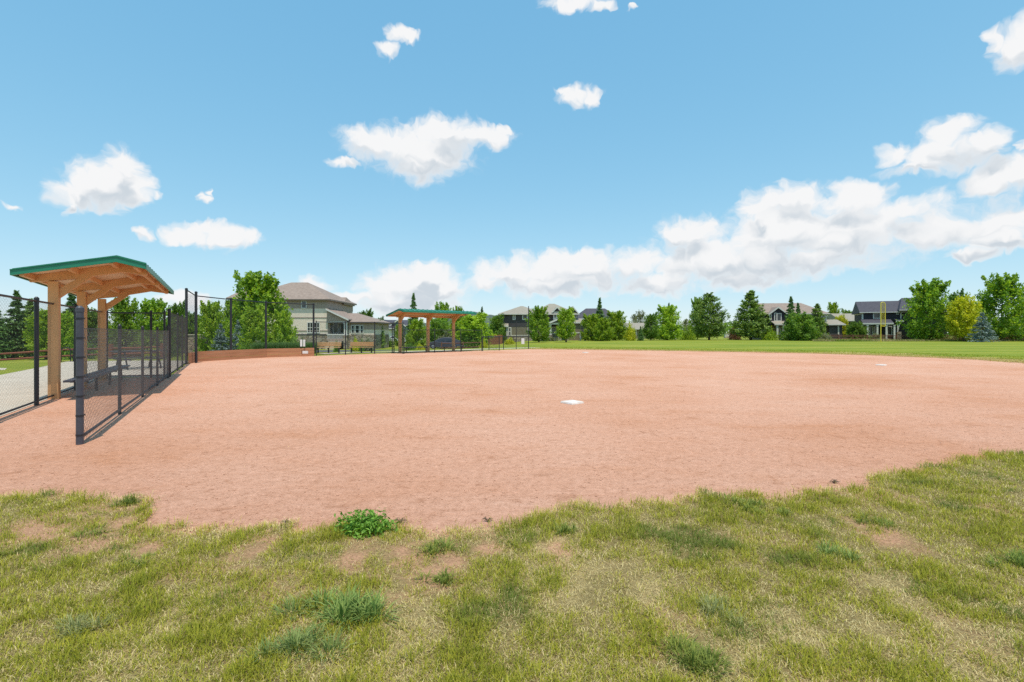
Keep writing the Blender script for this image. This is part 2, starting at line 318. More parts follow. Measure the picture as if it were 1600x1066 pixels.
def fbm(x, y, seed=0, o=4):
    s = 0; a = 0.5; t = 0
    for k in range(o):
        s = s + a * vnoise(x * 2 ** k + 17 * k, y * 2 ** k - 9 * k, seed + k); t += a; a *= 0.55
    return s / t
def sheet(name, poly, z, mat, label=None, kind='structure'):
    bm = bmesh.new(); vs = [bm.verts.new((x, y, z)) for x, y in poly]; f = bm.faces.new(vs); f.normal_update()
    if f.normal.z < 0: f.normal_flip()
    bmesh.ops.triangulate(bm, faces=[f], quad_method='BEAUTY', ngon_method='EAR_CLIP'); bmesh.ops.recalc_face_normals(bm, faces=bm.faces)
    if sum(fc.normal.z for fc in bm.faces) < 0: bmesh.ops.reverse_faces(bm, faces=bm.faces)
    me = bpy.data.meshes.new(name); bm.to_mesh(me); bm.free(); me.materials.append(mat)
    o = bpy.data.objects.new(name, me); col.objects.link(o); o['kind'] = kind
    if label: o['label'] = label
    return o

# ------------------------------------------------------------------ GROUND
def spaced(lo, hi, near, far, n):
    t = np.linspace(-1, 1, n); k = 7.0
    return np.sinh(t * k) / np.sinh(k) * np.where(t < 0, -lo, hi) + np.linspace(-near, near, n)
gx = spaced(-4000, 4000, 60, 0, 151); gy = spaced(-600, 4500, 70, 0, 161) + 30
GXX, GYY = np.meshgrid(gx, gy)
gz = np.array([[terrain(a, b) for a in gx] for b in gy])
nv = np.stack([GXX.ravel(), GYY.ravel(), gz.ravel()], 1)
ii = np.arange(len(gx) * len(gy)).reshape(len(gy), len(gx))
gf = np.stack([ii[:-1, :-1].ravel(), ii[:-1, 1:].ravel(), ii[1:, 1:].ravel(), ii[1:, :-1].ravel()], 1)
g = raw_mesh('ground', nv, [gf], M['lawn'], smooth=True); tag(g, 'green park lawn running from the infield to the houses', kind='structure')

# fence and boundary key points (world metres)
U = Vector((-0.485, 0.8745)); NF = Vector((0.8745, 0.485))          # along / across the near dugout
F0 = Vector((-5.79, 6.86))
def fl(y): return Vector((-5.79 - 0.555 * (y - 6.86), y))           # front fence line at depth y
P1 = Vector((-10.37, 11.6))
def rl(s): return P1 + U * s                                         # rear fence line
B = [Vector((-15.58, 24.5)), Vector((-16.3, 26.4)), Vector((-15.7, 28.6)), Vector((-14.9, 31.0)), Vector((-12.75, 32.9))]

edge_px = [(-260, 790), (-120, 775), (0, 778), (60, 776), (130, 784), (200, 783), (215, 806), (260, 822), (330, 827), (420, 824), (530, 828), (600, 838), (650, 840), (720, 832),
           (800, 820), (850, 806), (880, 799), (940, 801), (1000, 795), (1060, 788), (1110, 777), (1170, 776), (1220, 782), (1262, 776), (1330, 768), (1370, 744), (1430, 738), (1480, 730), (1500, 716), (1560, 712), (1600, 708), (1680, 690), (1800, 668)]
edge = [ground(px, py) for px, py in edge_px]
fine_edge = []
for a, b in zip(edge[:-1], edge[1:]):
    n = max(2, int(math.dist(a, b) / 0.06))
    for k in range(n):
        t = k / n; x = a[0] + (b[0] - a[0]) * t; y = a[1] + (b[1] - a[1]) * t
        q = float(fbm(np.array([x * 5.0]), np.array([y * 5.0]), 3)[0]) - 0.5
        q2 = float(fbm(np.array([x * 1.7]), np.array([y * 1.7]), 33)[0]) - 0.5
        fine_edge.append((x + q * 0.2, y + q * 0.5 + q2 * 0.35))
fine_edge.append(edge[-1])
arc_far = [ground(px, py) for px, py in [(1660, 574), (1600, 567.5), (1550, 564), (1500, 561), (1440, 558.5), (1378, 556), (1310, 553.8), (1240, 552), (1170, 550.6), (1100, 549.4), (1030, 548.3), (960, 547.2), (890, 546.4), (832, 545.8)]]
fine_arc = []
for a, b in zip(arc_far[:-1], arc_far[1:]):
    n = max(2, int(math.dist(a, b) / 0.25))
    for k in range(n):
        t = k / n; x = a[0] + (b[0] - a[0]) * t; y = a[1] + (b[1] - a[1]) * t
        q = float(fbm(np.array([x * 1.3]), np.array([y * 1.3]), 5)[0]) - 0.5
        fine_arc.append((x + q * 0.9, y + q * 0.9))
left_side = [(1.6, 46.9), (-4.0, 41.6), (-7.9, 37.6), (-9.6, 36.6), (-11.3, 34.9), tuple(B[4]), tuple(B[3]), tuple(B[2]), tuple(B[1]), tuple(B[0]), tuple(fl(20)), tuple(fl(17.3)), tuple(rl(6.1) - NF * 0.12), tuple(rl(-7) - NF * 0.12), (-8.0, 4.9)]
dirt_poly = [(8.3, 8.3), (13, 10.2), (18.5, 13.8), (22.5, 18.0)] + fine_arc + left_side
near_edge_dirt = [(x, y - 0.5) for x, y in edge]
dirt_poly = near_edge_dirt + dirt_poly[1:]
sheet('infield_dirt', dirt_poly, 0.004, M['dirt'], 'bare reddish clay infield of the ball field')
grass_poly = fine_edge + [(14, 9), (14, -3), (-12, -3), (-12, 4.6)]
M['fringe'] = pmat('dry_edge_turf', (0.52, 0.36, 0.16), (0.36, 0.31, 0.085), scale=0.9, rough=0.95, bump=0.4, bscale=20)
fo_, cn_ = [], Vector((3.5, 25.5))
for i, p in enumerate(fine_arc):
    v_ = (Vector(p) - cn_).normalized(); q = float(fbm(np.array([p[0] * 0.9]), np.array([p[1] * 0.9]), 15)[0]); fo_.append((Vector(p) - v_ * 0.05, Vector(p) + v_ * (0.8 + 9.0 * q * q)))
mb_v = [(q.x, q.y, 0.009) for ab in fo_ for q in ab]; mb_f = np.array([(2 * i, 2 * i + 1, 2 * i + 3, 2 * i + 2) for i in range(len(fo_) - 1)])
o = raw_mesh('dry_lawn_edge', np.array(mb_v), [mb_f[:, ::-1]], M['fringe']); tag(o, 'dry brown strip of lawn along the far edge of the clay', kind='structure')
# concrete plaza behind the near dugout and the backstop
plaza = [tuple(rl(-9) - NF * 0.1), tuple(rl(6.0) - NF * 0.1), (-13.2, 17.3), tuple(fl(17.4) + Vector((-0.1, 0))), tuple(fl(20) + Vector((-0.1, 0))), tuple(B[0] + Vector((-0.1, 0.0))), (-16.5, 26.5), (-17.2, 27.3), (-20, 27.4), (-23.2, 26.8), (-20.3, 22), (-17.9, 17.8), (-16.2, 13), (-15.5, 6), (-9, 2)]
sheet('concrete_path', plaza, 0.012, M['concrete'], 'pale concrete path behind the near dugout')
sheet('side_path', [(-34, 24.6), (-21.3, 21.6), (-20.4, 20.6), (-20.8, 20.3), (-34, 23.6)][::-1], 0.006, M['concrete'], 'narrow pale path crossing the grass strip')
# path and road behind the far fence line
def ribbon(name, pts, w, mat, dz, label):
    mb = MB(); P = [Vector(p) for p in pts]; rows = []
    for i, p in enumerate(P):
        t = (P[min(i + 1, len(P) - 1)] - P[max(i - 1, 0)]).normalized(); n = Vector((-t.y, t.x)) * w / 2
        rows.append([p - n, p, p + n])
    vs = [(q.x, q.y, terrain(q.x, q.y) + dz) for r in rows for q in r]
    fs = [(3 * i + j, 3 * i + j + 1, 3 * i + 4 + j, 3 * i + 3 + j) for i in range(len(P) - 1) for j in range(2)]
    mb.add(vs, fs); o = mb.build(name, mat); tag(o, label, kind='structure'); return o
def dens(pts, st=2.0):
    out = []
    for a, b in zip(pts[:-1], pts[1:]):
        n = max(1, int(math.dist(a, b) / st))
        out += [(a[0] + (b[0] - a[0]) * k / n, a[1] + (b[1] - a[1]) * k / n) for k in range(n)]
    return out + [pts[-1]]
ribbon('footpath', dens([(-13.6, 36.5), (-9.8, 39.5), (-7.2, 41.6), (-3, 46.3), (1.0, 50.0), (2.6, 51.5)], 1.0), 1.3, M['concrete'], 0.012, 'pale footpath curving behind the far dugout')
ribbon('street', dens([(-120, 62), (-30, 61), (-14, 63), (-8, 66), (-3, 71)], 3.0), 7.0, M['asphalt'], 0.03, 'grey street in front of the houses')

# distant hills: a real ridge
hv = []; nx_, ny_ = 90, 14
for j in range(ny_):
    for i in range(nx_):
        px = 540 + (1010 - 540) * i / (nx_ - 1); d = 2600 + 900 * j / (ny_ - 1)
        prof = 29 * math.exp(-((px - 722) / 62) ** 2) + 18 * math.exp(-((px - 800) / 60) ** 2) + 12 * math.exp(-((px - 610) / 60) ** 2)
        n = float(fbm(np.array([i * 0.21]), np.array([j * 0.33]), 9)[0]) - 0.5
        ridge = math.sin(math.pi * min(1, (j / (ny_ - 1)) / 1.1)) ** 0.8
        hv.append((GX(px, d), d, max(-1, prof * (1 + 0.28 * n) * ridge / 800 * 2950 - 2)))
idx = np.arange(nx_ * ny_).reshape(ny_, nx_)
hf = np.stack([idx[:-1, :-1].ravel(), idx[:-1, 1:].ravel(), idx[1:, 1:].ravel(), idx[1:, :-1].ravel()], 1)
o = raw_mesh('hills', np.array(hv), [hf], M['hill'], smooth=True); tag(o, 'low scrub covered hills far beyond the houses', kind='structure')

# ------------------------------------------------------------------ CHAIN LINK
def chain(mb, a, b, z0, z1, pitch=0.0707, r=0.0019):
    """woven diamond mesh between two plan points: two sets of diagonal wires"""
    a = Vector((a[0], a[1], 0)); b = Vector((b[0], b[1], 0)); L = (b - a).length; e = (b - a) / L
    nrm = Vector((-e.y, e.x, 0)); H = z1 - z0
    def pt(s, z): return a + e * s + Vector((0, 0, z0 + z))
    k = -H
    i = 0
    c = -H
    while c < L + H:
        for sgn, off in ((1, r), (-1, -r)):
            if sgn == 1:
                lo, hi = max(0, -c), min(H, L - c)
                p, q = (c + lo, lo), (c + hi, hi)
            else:
                lo, hi = max(0, c - L), min(H, c)
                p, q = (c - lo, lo), (c - hi, hi)
            if hi - lo > 0.02: mb.tube(pt(*p) + nrm * off, pt(*q) + nrm * off, r, n=3, cap=False)
        c += pitch
def post(mb, p, z0, z1, r, n=12, cap=True):
    mb.tube((p[0], p[1], z0), (p[0], p[1], z1), r, n=n)
    if cap:
        mb.tube((p[0], p[1], z1 - 0.04), (p[0], p[1], z1 + 0.012), r * 1.12, n=n)
        mb.tube((p[0], p[1], z1 + 0.0125), (p[0], p[1], z1 + 0.04), r * 1.06, r * 0.45, n=n)
def fence(name, pts, tops, label, wr=0.0014, pitch=0.0707, rail_top=True, rail_bot=True, r=0.03, end_r=None, mat='fence', wire='wire_black', mesh=True, bands=(), cat='fence', zbot=0.06, nudge=0.035, side=1, skip=()):
    root = empty(name, (pts[0][0], pts[0][1], 0), label=label, cat=cat)
    for i, p in enumerate(pts):
        rr = end_r[i] if end_r and end_r[i] else r
        mb = MB(); post(mb, p, terrain(p[0], p[1]) - 0.05, tops[i], rr)
        mb.build('post', M['post_grey'] if i in bands else M[mat], root, world=True, smooth=False)
        if i in bands:
            for z in np.linspace(0.13, tops[i] - 0.13, 7):
                bb = MB(); bb.tube((p[0], p[1], z - 0.011), (p[0], p[1], z + 0.011), rr + 0.004, n=14)
                bb.box(p[0] - 0.01, p[0] + 0.012, p[1] + rr * 0.7, p[1] + rr + 0.03, z - 0.010, z + 0.010)
                bb.build('tension_band', M['fence'], root, world=True)
    cm = MB(); tr = MB(); br = MB()
    for i in range(len(pts) - 1):
        if i in skip: continue
        a, b = Vector(pts[i]), Vector(pts[i + 1]); e = (b - a).normalized(); nn = Vector((-e.y, e.x)) * nudge * side
        zt = min(tops[i], tops[i + 1]) - 0.06
        if mesh: chain(cm, a + nn, b + nn, zbot, zt, pitch=pitch, r=wr)
        if rail_top is None: pass
        elif rail_top: tr.tube((a.x, a.y, tops[i] - 0.05), (b.x, b.y, tops[i + 1] - 0.05), 0.021, n=8)
        else: tr.tube((a.x + nn.x, a.y + nn.y, zt), (b.x + nn.x, b.y + nn.y, zt), 0.004, n=5)
        if rail_bot: br.tube((a.x, a.y, zbot + 0.03), (b.x, b.y, zbot + 0.03), 0.021, n=8)
    if mesh: cm.build('chain_mesh', M[wire], root, world=True)
    if tr.v: tr.build('top_rail' if rail_top else 'top_wire', M[mat], root, world=True)
    if br.v: br.build('bottom_rail', M[mat], root, world=True)
    return root
# near dugout front fence, low with an open top
fence('chain_link_fence', [fl(6.86), fl(9.38), fl(11.9), fl(14.4), fl(16.9)], [1.82, 1.62, 1.62, 1.62, 1.70],
      'low chain link fence fronting the near dugout, with a thick grey banded end post', rail_top=False, r=0.028, end_r=[0.043, None, None, None, 0.04], wire='wire', bands=(0,), side=-1, wr=0.0021, pitch=0.088)
fence('chain_link_fence', [fl(17.35), fl(20.2), fl(22.3), fl(24.2)], [2.28, 2.24, 2.24, 2.24],
      'taller black chain link run joining the near dugout to the backstop', r=0.03, end_r=[0.05, None, None, None], side=-1, rail_top=False)
fence('chain_link_fence', [tuple(rl(s)) for s in (-10.53, -7.43, -4.33, -1.23, 1.87, 5.6)], [2.2] * 6,
      'tall black chain link fence behind the near dugout beside the concrete path', r=0.04, side=1)
fence('chain_link_fence', [tuple(rl(5.75)), (-11.95, 16.95), tuple(fl(17.0) + Vector((-0.12, 0)))], [2.2, 2.2, 2.2],
      'short black chain link end panel closing the far end of the near dugout', r=0.035, side=-1)
# far side
fence('chain_link_fence', [tuple(B[4] + Vector((0.12, 0.12))), (-11.3, 34.75), (-9.75, 36.35), (-8.55, 37.1)], [2.25] * 4,
      'black chain link fence in front of the two wooden benches', r=0.035)
PF = Vector((-8.31, 38.0)); V2 = Vector((0.7071, 0.7071)); N2 = Vector((0.7071, -0.7071))
def ff(s, t=1.7): return tuple(PF + V2 * s + N2 * t)
fence('chain_link_fence', [tuple(PF + V2 * -0.85 + N2 * 0.3), ff(-0.85)], [2.2, 2.2], 'narrow black chain link side panel at the left end of the far dugout', r=0.035)
fence('chain_link_fence', [ff(-0.75), ff(1.9), ff(4.4), ff(6.6)], [1.75] * 4, 'low chain link fence along the front of the far dugout', r=0.03)
fence('chain_link_fence', [ff(6.7), ff(8.6, 1.65), (-2.0, 44.3), (-0.75, 45.1), (0.38, 46.0), (1.52, 46.9)], [1.2, 1.2, 1.2, 1.2, 2.45, 3.9],
      'waist high black fence with two tall end poles right of the far dugout', r=0.032, end_r=[None, None, None, None, 0.03, 0.04], rail_top=None, rail_bot=False)
# chest-high top rail of that last fence as one part
last = [o for o in col.objects if o.name.startswith('chain_link_fence') and o.type == 'EMPTY'][-1]
tr = MB(); ptl = [ff(6.7), ff(8.6, 1.65), (-2.0, 44.3), (-0.75, 45.1), (0.38, 46.0), (1.52, 46.9)]
tr.path([(x, y, 1.15) for x, y in ptl], 0.03, n=6); tr.build('top_rail', M['fence'], last, world=True)

# backstop: tall posts, mesh, boards
bs = empty('backstop', (B[0].x, B[0].y, 0), label='tall black chain link backstop with red brown kick boards behind home plate', cat='backstop')
BT = [3.6, 3.45, 3.4, 3.38, 3.36]
for p, t in zip(B, BT):
    mb = MB(); post(mb, p, -0.05, t, 0.06, n=10); mb.build('post', M['fence'], bs, world=True)
inner = [fl(24.25) + Vector((0.02, 0.02))]
mb = MB(); post(mb, (B[0].x + 0.0, B[0].y + 0.75), -0.05, 3.5, 0.06, n=10); mb.build('post', M['fence'], bs, world=True)
cm = MB(); tr = MB(); mr = MB()
for i in range(4):
    chain(cm, B[i], B[i + 1], 0.5, min(BT[i], BT[i + 1]) - 0.05, r=0.0012)
    tr.tube((B[i].x, B[i].y, BT[i] - 0.05), (B[i + 1].x, B[i + 1].y, BT[i + 1] - 0.05), 0.028, n=6)
cm.build('chain_mesh', M['wire_black'], bs, world=True); tr.build('top_rail', M['fence'], bs, world=True)
for i in range(4):
    a, b = B[i], B[i + 1]; e = (b - a).normalized(); nn = Vector((e.y, -e.x))
    for k in range(3):
        kb = MB(); z0 = 0.0 + k * 0.18; o_ = 0.065
        pa = a + nn * o_ ; pb = b + nn * o_
        vs = []
        for q, w in ((pa, 0), (pb, 0), (pb + nn * 0.045, 0), (pa + nn * 0.045, 0)): vs.append((q.x, q.y, z0))
        for q in (pa, pb, pb + nn * 0.045, pa + nn * 0.045): vs.append((q.x, q.y, z0 + 0.172))
        kb.add(vs, [(3, 2, 1, 0), (4, 5, 6, 7), (0, 1, 5, 4), (1, 2, 6, 5), (2, 3, 7, 6), (3, 0, 4, 7)])
        kb.build('kick_board', M['board'], bs, world=True)
# small white notices and fittings at the backstop and far fence
def sign(px, py, d, w, h, label, name='sign', post_h=0):
    x, z = GX(px, d), GZ(py, d); r = empty(name, (x, d, z - h / 2), label=label, cat='sign')
    mb = MB(); mb.box(-w / 2, w / 2, -0.012, 0.012, 0, h); mb.build('panel', M['white'], r, bevel=0.004)
    mb = MB(); mb.box(-w * 0.4, w * 0.4, 0.0125, 0.03, h * 0.2, h * 0.26); mb.build('bracket', M['steel'], r); MB().box(-w * 0.4, w * 0.4, 0.0125, 0.03, h * 0.74, h * 0.8).build('bracket', M['steel'], r)
    return r
sign(470.7, 536.2, 32.15, 0.13, 0.43, 'left one of two slim white notices hung on the backstop mesh')
sign(475.2, 536.2, 32.3, 0.13, 0.43, 'right one of two slim white notices hung on the backstop mesh')
sign(817, 533.2, 46.3, 0.27, 0.52, 'white notice hung on the waist high fence near its tall end pole')
r = empty('tap_box', (GX(478, 31.9), 31.85, 0.2), label='small white tap box fixed low on the backstop boards', cat='tap')
mb = MB(); mb.box(-0.16, 0.16, -0.09, 0.0, 0, 0.16); mb.build('box', M['white'], r, bevel=0.01)
mb = MB(); mb.path([(-0.28, -0.04, -0.1), (-0.28, -0.04, 0.26), (-0.1, -0.04, 0.3)], 0.02, n=6); mb.build('pipe', M['bench_wood'], r)

# ------------------------------------------------------------------ DUGOUT SHELTERS
def shelter(P, ax, label, tilt, near):
    rz = math.atan2(ax.y, ax.x)
    root = empty('dugout_shelter', (P.x, P.y, 0), rz, label, 'shelter', 'roofed dugout shelters on either side of the infield')
    RT, RZ, FT, FZ, ET, EZ = -0.48, 2.815, 1.79, 3.08, 1.254, 3.215
    s0, s1 = -0.884, 5.914
    def top(t): return EZ - (ET - t) * (EZ - RZ) / (ET - RT) if t <= ET else EZ - (t - ET) * (EZ - FZ) / (FT - ET)
    def W(t, z, s): return (t, s, z - tilt * (s - s0))
    posts = [0, 2.52, 5.03]
    for s in posts:
        zt = top(0) - 0.25 - tilt * (s - s0)
        mb = MB(); mb.box(-0.095, 0.095, s - 0.095, s + 0.095, -0.05, zt); p = mb.build('post', M['tan'], root, bevel=0.012)
        mb = MB(); mb.prism([(RT + 0.07, top(RT + 0.07) - 0.052), (ET, top(ET) - 0.052), (FT - 0.07, top(FT - 0.07) - 0.052), (FT - 0.07, top(FT - 0.07) - 0.19), (ET, top(ET) - 0.255), (0.3, top(0.3) - 0.255), (RT + 0.07, top(RT + 0.07) - 0.19)], W, s - 0.065, s + 0.065)
        mb.build('rafter', M['tan'], root, bevel=0.006)
        mb = MB(); z0 = 2.30 - tilt * (s - s0) * 0
        mb.prism([(0.093, 2.30), (0.70, top(0.70) - 0.25), (0.44, top(0.44) - 0.25), (0.093, 2.52)], W, s - 0.05, s + 0.05); mb.build('knee_brace', M['tan'], root, bevel=0.005)
    for t in (-0.33, 0.42, 1.16, 1.60):
        mb = MB(); mb.prism([(t - 0.038, top(t) - 0.165), (t + 0.038, top(t) - 0.165), (t + 0.038, top(t + 0.038) - 0.058), (t - 0.038, top(t - 0.038) - 0.058)], W, s0 + 0.03, s1 - 0.03)
        mb.build('purlin', M['tan'], root, bevel=0.004)
    mb = MB(); mb.prism([(RT + 0.02, top(RT + 0.02) - 0.05), (ET, EZ - 0.05), (FT - 0.02, top(FT - 0.02) - 0.05), (FT - 0.02, top(FT - 0.02) - 0.02), (ET, EZ - 0.02), (RT + 0.02, top(RT + 0.02) - 0.02)], W, s0 + 0.028, s1 - 0.028)
    mb.build('roof_deck', M['deck'], root)
    # metal roof with standing seams
    mb = MB(); mb.prism([(RT - 0.02, top(RT - 0.02) - 0.017), (ET, EZ - 0.017), (FT + 0.02, top(FT + 0.02) - 0.017), (FT + 0.02, top(FT + 0.02)), (ET, EZ), (RT - 0.02, top(RT - 0.02))], W, s0 - 0.03, s1 + 0.03)
    for k in range(18):
        s = s0 + 0.1 + k * (s1 - s0 - 0.2) / 17
        mb.prism([(RT - 0.01, top(RT) + 0.001), (ET, EZ + 0.001), (FT + 0.01, top(FT) + 0.001), (FT + 0.01, top(FT) + 0.028), (ET, EZ + 0.03), (RT - 0.01, top(RT) + 0.028)], W, s - 0.011, s + 0.011)
    mb.build('metal_roof', M['green_metal'], root)
    FH = 0.125
    mb = MB()
    for sa, sb in ((s0 - 0.012, s0 + 0.026), (s1 - 0.026, s1 + 0.012)):
        mb.prism([(RT - 0.0, top(RT) - 0.018), (ET, EZ - 0.018), (FT, FZ - 0.018), (FT, FZ - FH), (ET, EZ - FH - 0.012), (RT, top(RT) - FH)], W, sa, sb)
    mb.prism([(RT - 0.022, top(RT) - 0.021), (RT - 0.022, top(RT) - FH), (RT + 0.004, top(RT) - FH), (RT + 0.004, top(RT) - 0.021)], W, s0 - 0.008, s1 + 0.008)
    mb.prism([(FT + 0.022, FZ - 0.021), (FT + 0.022, FZ - FH), (FT - 0.004, FZ - FH), (FT - 0.004, FZ - 0.021)], W, s0 - 0.008, s1 + 0.008)
    mb.build('fascia', M['green_metal'], root, bevel=0.003)
    return root
shelter(P1, NF, 'large near tan timber dugout shelter with green roof behind the thick grey fence post', 0.0206, True)
shelter(PF, N2, 'distant tan timber dugout shelter with green roof beyond the two wooden benches', 0.0, False)
def dugout_bench(P, ax, s0, s1, t0, t1, label):
    root = empty('dugout_bench', (P.x, P.y, 0), math.atan2(ax.y, ax.x), label, 'bench', 'dark slab benches inside the dugouts')
    mb = MB(); w = (t1 - t0 - 0.02) / 2
    mb.box(t0, t0 + w, s0, s1, 0.405, 0.45); mb.box(t0 + w + 0.02, t1, s0, s1, 0.405, 0.45); mb.build('seat', M['dark_plank'], root, bevel=0.004)
    n = 4
    for k in range(n):
        s = s0 + 0.45 + (s1 - s0 - 0.9) * k / (n - 1); c = (t0 + t1) / 2
        mb = MB(); mb.tube((c, s, -0.05), (c, s, 0.37), 0.035, n=10); mb.box(t0 + 0.03, t1 - 0.03, s - 0.03, s + 0.03, 0.365, 0.404); mb.build('leg', M['fence'], root)
dugout_bench(P1, NF, -0.6, 5.5, 0.28, 0.66, 'dark bench under the large near shelter seen through the chain link')
dugout_bench(PF, N2, -0.5, 5.6, 0.7, 1.1, 'dark bench running under the distant far shelter')

# slatted park benches behind the far fence
def park_bench(x, y, label):
    root = empty('park_bench', (x, y, terrain(x, y) - 0.0), R_(4), label, 'bench', 'slatted wooden benches behind the chain link fence')
    W_ = 1.72
    mb = MB()
    for k in range(3): mb.box(-W_ / 2, W_ / 2, 0.21 + k * 0.002, 0.245 + k * 0.002, 0.50 + k * 0.105, 0.595 + k * 0.105)
    mb.build('backrest', M['bench_wood'], root, bevel=0.008)
    mb = MB()
    for k in range(3): mb.box(-W_ / 2, W_ / 2, -0.24 + k * 0.14, -0.115 + k * 0.14, 0.40, 0.44)
    mb.build('seat', M['bench_wood'], root, bevel=0.008)
    for sx in (-W_ / 2 + 0.12, 0, W_ / 2 - 0.12):
        mb = MB(); mb.path([(sx, 0.25, 0.82), (sx, 0.285, 0.45), (sx, 0.22, 0.37), (sx, -0.2, 0.37)], 0.03, n=6); mb.tube((sx, 0.05, -0.05), (sx, 0.05, 0.37), 0.055, n=8); mb.build('leg', M['fence'], root)
    return root
park_bench(GX(513, 37.2), 37.2, 'wooden slatted bench nearer the red brown backstop boards')
park_bench(GX(564.5, 38.2), 38.2, 'wooden slatted bench nearer the distant far shelter')

# bases
def base(px, py, rz, label):
    x, y = ground(px, py); r = empty('base', (x, y, 0.004), R_(rz), label, 'base', 'white bases on the clay infield')
    mb = MB(); h = 0.18
    mb.add([(-h, -h, 0), (h, -h, 0), (h, h, 0), (-h, h, 0), (-h * .93, -h * .93, 0.045), (h * .93, -h * .93, 0.045), (h * .93, h * .93, 0.045), (-h * .93, h * .93, 0.045)],
           [(3, 2, 1, 0), (4, 5, 6, 7), (0, 1, 5, 4), (1, 2, 6, 5), (2, 3, 7, 6), (3, 0, 4, 7)])
    mb.build('pad', M['base_white'], r, bevel=0.012)
base(894, 630.5, 38, 'white base nearest the viewer in the middle of the clay')
base(915, 551.3, 38, 'white base at the far edge of the clay near the lawn')
base(1377, 571.2, 38, 'white base on the right side of the clay below the yellow pole')

# foul pole
fx, fy = GX(1376.3, 80), 80.0
r = empty('foul_pole', (fx, fy, 0), label='yellow foul pole with a mesh wing on the far lawn', cat='foul pole')
mb = MB(); mb.tube((0, 0, -0.05), (0, 0, 6.2), 0.06, n=10); mb.build('pole', M['yellow'], r)
mb = MB(); w = 0.70; pts = [(0.05, 0, 2.55), (w - 0.1, 0, 2.5), (w, 0, 2.62), (w, 0, 5.95), (w - 0.12, 0, 6.2), (0.25, 0, 6.28), (0.05, 0, 6.15)]
mb.path(pts, 0.05, n=6); mb.build('wing_frame', M['yellow'], r)
mb = MB(); chain(mb, (0.06, 0), (w - 0.03, 0), 2.6, 6.15, pitch=0.09, r=0.007); mb.build('wing_mesh', M['yellow_wire'], r)

# picnic table, bike rack
def picnic(x, y, rz, label):
    r = empty('picnic_table', (x, y, 0.004), R_(rz), label, 'table')
    mb = MB()
    for k in range(5): mb.box(-0.9, 0.9, -0.37 + k * 0.15, -0.235 + k * 0.15, 0.71, 0.75)
    mb.build('tabletop', M['dark_plank'], r, bevel=0.004)
    for sy in (-1, 1):
        mb = MB(); y0 = sy * 0.72
        mb.box(-0.9, 0.9, y0 - 0.14, y0 - 0.01, 0.42, 0.455); mb.box(-0.9, 0.9, y0 + 0.01, y0 + 0.14, 0.42, 0.455); mb.build('seat', M['dark_plank'], r, bevel=0.004)
    for sx in (-0.6, 0.6):
        mb = MB(); mb.path([(sx, -0.55, 0), (sx, -0.25, 0.69), (sx, 0.25, 0.69), (sx, 0.55, 0)], 0.03, n=6); mb.tube((sx, -0.8, 0.40), (sx, 0.8, 0.40), 0.025, n=6); mb.build('leg', M['fence'], r)
picnic(-15.6, 21.4, 58, 'dark picnic table on the concrete beyond the near dugout')
r = empty('bike_rack', (GX(103, 26.3), 26.3, 0.0), R_(20), 'black looped bicycle rack at the far edge of the concrete path', 'bike rack')
for k in range(2):
    mb = MB(); cx = k * 0.5
    mb.path([(cx - 0.2, 0, -0.02)] + [(cx + 0.2 * -math.cos(a), 0, 0.55 + 0.2 * math.sin(a)) for a in np.linspace(0, math.pi, 9)] + [(cx + 0.2, 0, -0.02)], 0.024, n=8); mb.build('hoop', M['fence'], r, smooth=True)
mb = MB(); mb.box(-0.3, 0.8, -0.04, 0.04, 0.0, 0.02); mb.build('rail', M['fence'], r)

# ------------------------------------------------------------------ SPLIT RAIL FENCES
def rail_fence(pts, h, rails, mat, label, gap=2.6, mend=0.07):
    P = dens(pts, gap); root = empty('rail_fence', (P[0][0], P[0][1], terrain(*P[0])), label=label, cat='fence')
    for (x, y) in P:
        mb = MB(); z = terrain(x, y); mb.box(x - mend, x + mend, y - mend, y + mend, z - 0.1, z + h + random.uniform(-.03, .05)); mb.build('post', M[mat], root, world=True, bevel=0.012)
    for a, b in zip(P[:-1], P[1:]):
        mb = MB()
        for z in rails:
            j = random.uniform(-0.03, 0.03)
            mb.path([(a[0], a[1], terrain(*a) + z + j), ((a[0] + b[0]) / 2, (a[1] + b[1]) / 2, (terrain(*a) + terrain(*b)) / 2 + z + j * .5 - 0.01), (b[0], b[1], terrain(*b) + z - j)], [0.05, 0.062, 0.05], n=6)
        mb.build('rail', M[mat], root, world=True)
rail_fence([(-36, 27.5), (-26.5, 29.8), (-21.5, 31.5)], 0.85, (0.28, 0.62), 'rail_red', 'red brown split rail fence in front of the dark trees left of the near shelter', mend=0.09)
rail_fence([(GX(1288, 98), 98), (GX(1400, 97), 97), (GX(1500, 93), 93), (GX(1640, 86), 86)], 1.15, (0.35, 0.7, 1.0), 'rail_wood', 'dark split rail fence behind the right hand lawn')
rail_fence([(GX(690, 62), 62), (GX(755, 66), 66)], 1.1, (0.4, 0.95), 'rail_wood', 'dark split rail fence right of the parked grey car', gap=2.4)

